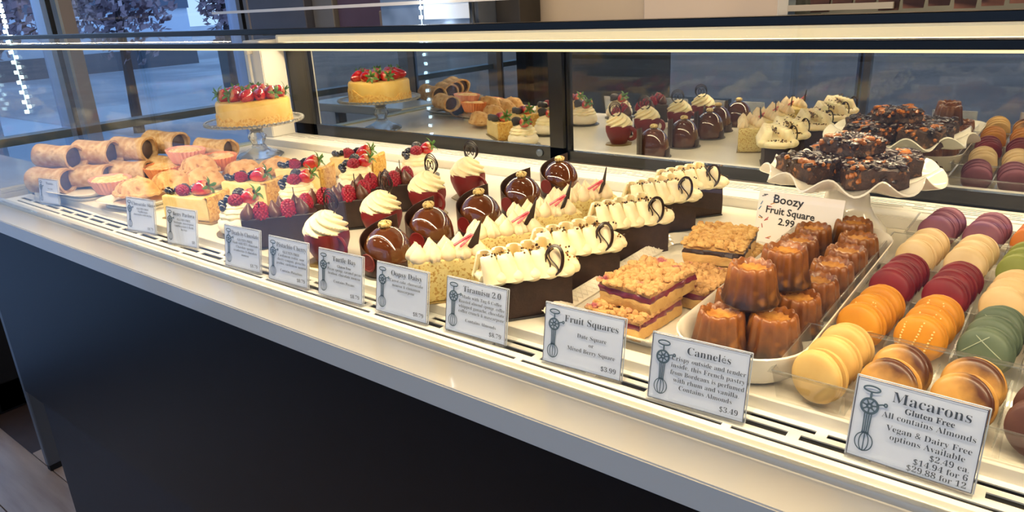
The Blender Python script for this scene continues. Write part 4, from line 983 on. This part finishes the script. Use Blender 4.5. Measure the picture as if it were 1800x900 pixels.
for r in range(5):
    for c in range(4):
        k=grid[r][c]
        for j in range(3):
            if k=='burnt' and j==2: continue
            if k=='brown' and j==2: continue
            y=ypos[r][j]+(.004*c if r==0 else 0)+(.008 if k=='burnt' else 0); x=-.129+.0485*c+.0035*r+.0025*j
            if r==0 and c==3: y=.552+.03*j
            s=1.04 if r==0 else 1.0
            dc=None
            if k=='yellow': dc='goldlines' if (c==0 and j==0) else ('pearls' if not(c==0 and j==2) else None)
            if k=='dark green': dc='lines'
            base=look[k] if 'macaron' in look[k] else look[k]+' macaron'
            extra=' with sugar pearls' if dc=='pearls' else (' with pale lines' if dc=='lines' else '')
            lb='%s%s, %s in %s cell of %s'%(base,extra,('foremost','middle','hindmost')[j],colname[c],rowname[r])
            macaron(lb,(x,y,.0238*s),(20 if k=='burnt' else 9)+(r*7+c*5+j*3)%5-2,R(-15+((r*3+c*5+j*7)%9-4)*1.2),k,dc,r*13+c*5+j,s,'%s macarons'%k)
# ================================================================ name cards
PAPER=mat('card_paper','#d5dff3',rough=.55,spec=.3); INK=mat('card_ink','#3a4556',rough=.7); INKB=mat('drawing_ink','#4c6377',rough=.7); EDGE=mat('card_border','#39415a',rough=.7)
def serif(s):
    o=''
    for ch in s:
        n=ord(ch)
        if 65<=n<=90: o+=chr(0x1D400+n-65)
        elif 97<=n<=122: o+=chr(0x1D41A+n-97)
        elif 48<=n<=57: o+=chr(0x1D7CE+n-48)
        else: o+=ch
    return o
_tc=bpy.data.curves.new('tmp_text','FONT'); _to=bpy.data.objects.new('tmp_text',_tc); COL.objects.link(_to)
def text(mb,s,size,x,y,z,align='CENTER',font='serif',thin=0,rot=0,maxw=None):
    _tc.body=serif(s) if font=='serif' else s; _tc.size=size; _tc.align_x=align; _tc.resolution_u=2; _tc.offset=thin; _tc.fill_mode='FRONT' if hasattr(_tc,'fill_mode') else _tc.fill_mode
    _tc.dimensions='2D'; _tc.extrude=0
    dg=bpy.context.evaluated_depsgraph_get(); _to.update_tag(); dg.update(); ev=_to.evaluated_get(dg); me=ev.to_mesh()
    v=[p.co.copy() for p in me.vertices]; f=[tuple(p.vertices) for p in me.polygons]; ev.to_mesh_clear()
    if not v: return
    k=1
    if maxw:
        wd=max(p.x for p in v)-min(p.x for p in v)
        if wd>maxw: k=maxw/wd
    c,sn=math.cos(rot),math.sin(rot)
    mb.add([(x+(p.x*k*c-p.y*sn),y+(p.x*k*sn+p.y*c),z) for p in v],f)
def ribbon(mb,pts,w_,z,closed=False):
    pts=[Vector(p) for p in pts]; n=len(pts); v=[];f=[]
    for i,p in enumerate(pts):
        d=(pts[(i+1)%n]-pts[i-1]) if closed else pts[min(i+1,n-1)]-pts[max(i-1,0)]
        d.normalize(); q=Vector((-d.y,d.x))*w_/2; v+=[(p.x+q.x,p.y+q.y,z),(p.x-q.x,p.y-q.y,z)]
    for i in range(n if closed else n-1):
        a,b=2*i,2*((i+1)%n); f.append((a,a+1,b+1,b))
    mb.add(v,f)
def beater(x,y,h):
    """rotary hand whisk drawing: ring handle, spoked gear with crank, double shaft, wire whisk"""
    m=MB(); z=.0009; s=h
    ell=lambda cx,cy,a,b,n=24,t0=0,t1=2*PI:[(x+(cx+a*math.cos(t0+(t1-t0)*i/n))*s,y+(cy+b*math.sin(t0+(t1-t0)*i/n))*s) for i in range(n)]
    ribbon(m,ell(0,.95,.105,.042),.024*s,z,True)
    ribbon(m,[(x,y+.91*s),(x,y+.82*s)],.03*s,z)
    ribbon(m,ell(0,.70,.108,.108),.034*s,z,True); ribbon(m,ell(0,.70,.03,.03,14),.03*s,z,True)
    for k in range(7):
        a=2*PI*k/7+.2; ribbon(m,[(x+.03*s*math.cos(a),y+(.70+.03*math.sin(a))*s),(x+.1*s*math.cos(a),y+(.70+.1*math.sin(a))*s)],.022*s,z)
    ribbon(m,[(x+.09*s,y+.74*s),(x+.16*s,y+.765*s),(x+.19*s,y+.765*s)],.022*s,z); ribbon(m,ell(.20,.768,.018,.022,12),.022*s,z,True)
    for dx in (-.045,-.015,.015,.045): ribbon(m,[(x+dx*s,y+.60*s),(x+dx*.8*s,y+.30*s)],.018*s,z)
    for a in (.115,.06): 
        ribbon(m,ell(0,.165,a,.135,26),.016*s,z,True)
    ribbon(m,[(x,y+.31*s),(x,y+.02*s)],.016*s,z); ribbon(m,[(x-.05*s,y+.30*s),(x+.05*s,y+.30*s)],.03*s,z)
    return m
def card(label,bx,by,rz,w_,h_,lines,tilt=10,border=True,title_w=None):
    t=thing('name_card',label,'card',(bx,by,-.0115),rz,'bakery name cards in acrylic holders')
    tr=R(90-tilt)
    H=MB(); H.box(-.0012,w_+.0012,-.0012,h_+.0008,-.0022,-.0010); H.box(-.0012,w_+.0012,-.0030,-.0012,-.0022,.0026); H.box(-.0012,w_+.0012,-.0012,.0030,.0012,.0026)
    o=obj('acrylic_holder',H,ACRYL,t,(0,0,.003),(tr,0,0),smooth=False)
    F=MB().box(-.0012,w_+.0012,-.002,.036,0,.0012); obj('acrylic_foot',F,ACRYL,t,(0,0,0),smooth=False)
    e=MB()   # bright polished edges of the acrylic
    for xx in (-.0012,w_+.0012): e.tube([(xx,-.001,-.0016),(xx,h_+.0008,-.0016)],.0006,4)
    e.tube([(-.0012,h_+.0008,-.0016),(w_+.0012,h_+.0008,-.0016)],.0006,4)
    obj('polished_edge',e,mat('acrylic_edge','#c9d0da',rough=.2),t,(0,0,.003),(tr,0,0))
    obj('paper',MB().box(0,w_,0,h_,-.0009,.0003),PAPER,t,(0,0,.003),(tr,0,0),smooth=False)
    if lines:
        obj('whisk_drawing',beater(w_*.125,h_*.07,h_*.86),INKB,t,(0,0,.003),(tr,0,0),smooth=False)
        L=MB()
        for (s,size,x,y,al,th) in lines: text(L,s,size*h_,x*w_,y*h_,.0009,al,'serif',th*size*h_,maxw=w_*.76)
        obj('lettering',L,INK,t,(0,0,.003),(tr,0,0),smooth=False)
    if border:
        b=MB(); 
        for q in (((0,0),(w_,0)),((w_,0),(w_,h_)),((w_,h_),(0,h_)),((0,h_),(0,0))): ribbon(b,q,.0006,.0007)
        obj('border',b,EDGE,t,(0,0,.003),(tr,0,0),smooth=False)
    return t
C,Rr='CENTER','RIGHT'; TH=-.009; TB=-.009
def std(title,sub,body,price,tail=None,ts=.155,top=.80):
    L=[(title,ts,.60,top,C,TH)]; y=top-.125
    if sub: L.append((sub,.082,.60,y,C,0)); y-=.088
    for b in body: L.append((b,.088,.60,y,C,TB)); y-=.092
    if tail: L.append((tail,.088,.60,y-.07,C,TB))
    if price: L.append((price,.115,.95,.085,Rr,TB))
    return L
card('pale blank looking name card at the far left end of the vents',-1.570,.508,R(9),.062,.046,[('Pastries',.15,.6,.8,C,TH),('Assorted',.09,.6,.6,C,TB)])
card('name card in front of the hand pies, second from the left',-1.215,.508,R(8),.072,.053,std('Cheesecake Slice','GLUTEN FREE',['Vanilla bean','cheesecake with berries'],'$8.79'))
card('name card in front of the nearest cheesecake slice, third from the left',-1.082,.506,R(7),.070,.055,std('Berry Pavlova','GLUTEN FREE',['Meringue, mascarpone,','vanilla cream & fresh','berries'],'$8'))
card('name card reading Death by Chocolate, in front of the dark slices',-.905,.4955,R(4),.074,.056,std('Death by Chocolate','GLUTEN FREE',['Made with 65% chocolate','Chocolate sponge,','cranberries & chocolate','mousse'],'$8.79'))
card('name card reading Pistachio Cherry, in front of the dark slices',-.803,.4955,R(3),.075,.056,std('Pistachio Cherry','GLUTEN FREE',['Cardamom cookie, sour','cherry compote, pistachio','praline, cardamom mousse'],'$8.79','Contains Pistachios'))
card('name card reading Turtle Bay, in front of the red chocolate cups',-.702,.4965,R(3),.075,.056,std('Turtle Bay','Gluten Free',['Pecan sponge, caramel pecan','bonbon, chocolate mousse'],'$8.79','Contains Pecans'))
card('name card reading Oopsy Daisy, below the front glazed dome',-.602,.500,R(2),.077,.056,std('Oopsy Daisy',None,['Carrot cake, cheesecake','mousse & cinnamon','mascarpone'],'$8.79'))
card('name card reading Tiramisu 2.0, below the front tiramisu slice',-.498,.5045,R(2),.078,.057,std('Tiramisu 2.0',None,['Made with Tug 6 Coffee','Roasted almond sponge, coffee','whipped ganache, chocolate','coffee crunch & mascarpone'],'$8.79','Contains Almonds'))
card('name card reading Fruit Squares, below the berry crumble squares',-.369,.5025,R(3),.082,.057,[('Fruit Squares',.165,.60,.76,C,TH),('Date Square',.10,.62,.54,C,TB),('or',.10,.62,.42,C,TB),('Mixed Berry Square',.10,.62,.30,C,TB),('$3.99',.115,.95,.085,Rr,TB)])
card('name card reading Cannelés, in front of the oval dish',-.254,.4975,R(3),.082,.057,[('Cannelés',.165,.60,.79,C,TH),('Crispy outside and tender',.10,.60,.66,C,TB),('inside, this French pastry',.10,.60,.55,C,TB),('from Bordeaux is perfumed',.10,.60,.44,C,TB),('with rhum and vanilla.',.10,.60,.33,C,TB),('Contains Almonds',.10,.60,.22,C,TB),('$3.49',.115,.95,.07,Rr,TB)])
card('name card reading Macarons, rightmost at the front of the trays',-.0945,.5045,R(-2),.080,.060,[('Macarons',.19,.60,.80,C,TH),('Gluten Free',.10,.60,.695,C,.004),('All contains Almonds',.105,.60,.59,C,TB),('Vegan & Dairy Free',.105,.62,.44,C,TB),('options Available',.105,.62,.335,C,TB),('$2.49 ea.',.105,.96,.225,Rr,TB),('$14.94 for 6',.105,.96,.125,Rr,TB),('$29.88 for 12',.105,.96,.03,Rr,TB)])
# handwritten card for the boozy squares
bz=thing('handwritten_card','handwritten white card with coloured sprinkles reading Boozy Fruit Square','card',(-.318,.917,.0005),R(-3))
tr=R(78); bw,bh=.108,.068
obj('paper',MB().box(0,bw,0,bh,-.0006,.0006),mat('card_white','#efe9e2',rough=.5),bz,(0,0,0),(tr,0,0),smooth=False)
L=MB()
for s,x,y,sz in (('Boozy',.36,.78,.20),('Fruit Square',.40,.57,.165),('2.99 each',.50,.37,.16),('Limited',.62,.13,.15),('Edition',.72,-.04,.0)):
    if sz: text(L,s,sz*bh*1.15,x*bw,y*bh,.0010,'LEFT' if 0 else 'CENTER','hand',.004*bh,rot=-.04)
obj('handwriting',L,mat('marker_ink','#1b1b22',rough=.6),bz,(0,0,0),(tr,0,0),smooth=False)
cols=['#2b2f45','#b8483a','#4a7fa8','#c98a3c','#3d3d44','#c06a78']; rnd=random.Random(5)
sps=[MB() for _ in cols]
for k in range(54):
    x=rnd.uniform(.03,.97);y=rnd.uniform(.05,.95)
    if x>.22 and y>.30-.25*(x<.5): 
        if not (x<.45 and y<.28): continue
    a=rnd.uniform(0,PI); d=.0028; ribbon(sps[k%6],[(x*bw-d*math.cos(a),y*bh-d*math.sin(a)),(x*bw+d*math.cos(a),y*bh+d*math.sin(a))],.0011,.0011)
for k,m in enumerate(sps):
    if m.v: obj('printed_sprinkles',m,mat('sprinkle_%s'%'abcdef'[k],cols[k],rough=.6),bz,(0,0,0),(tr,0,0),smooth=False)
bpy.data.objects.remove(_to); 
try:
    scene.cycles.transparent_max_bounces=48; scene.cycles.max_bounces=14
except Exception: pass
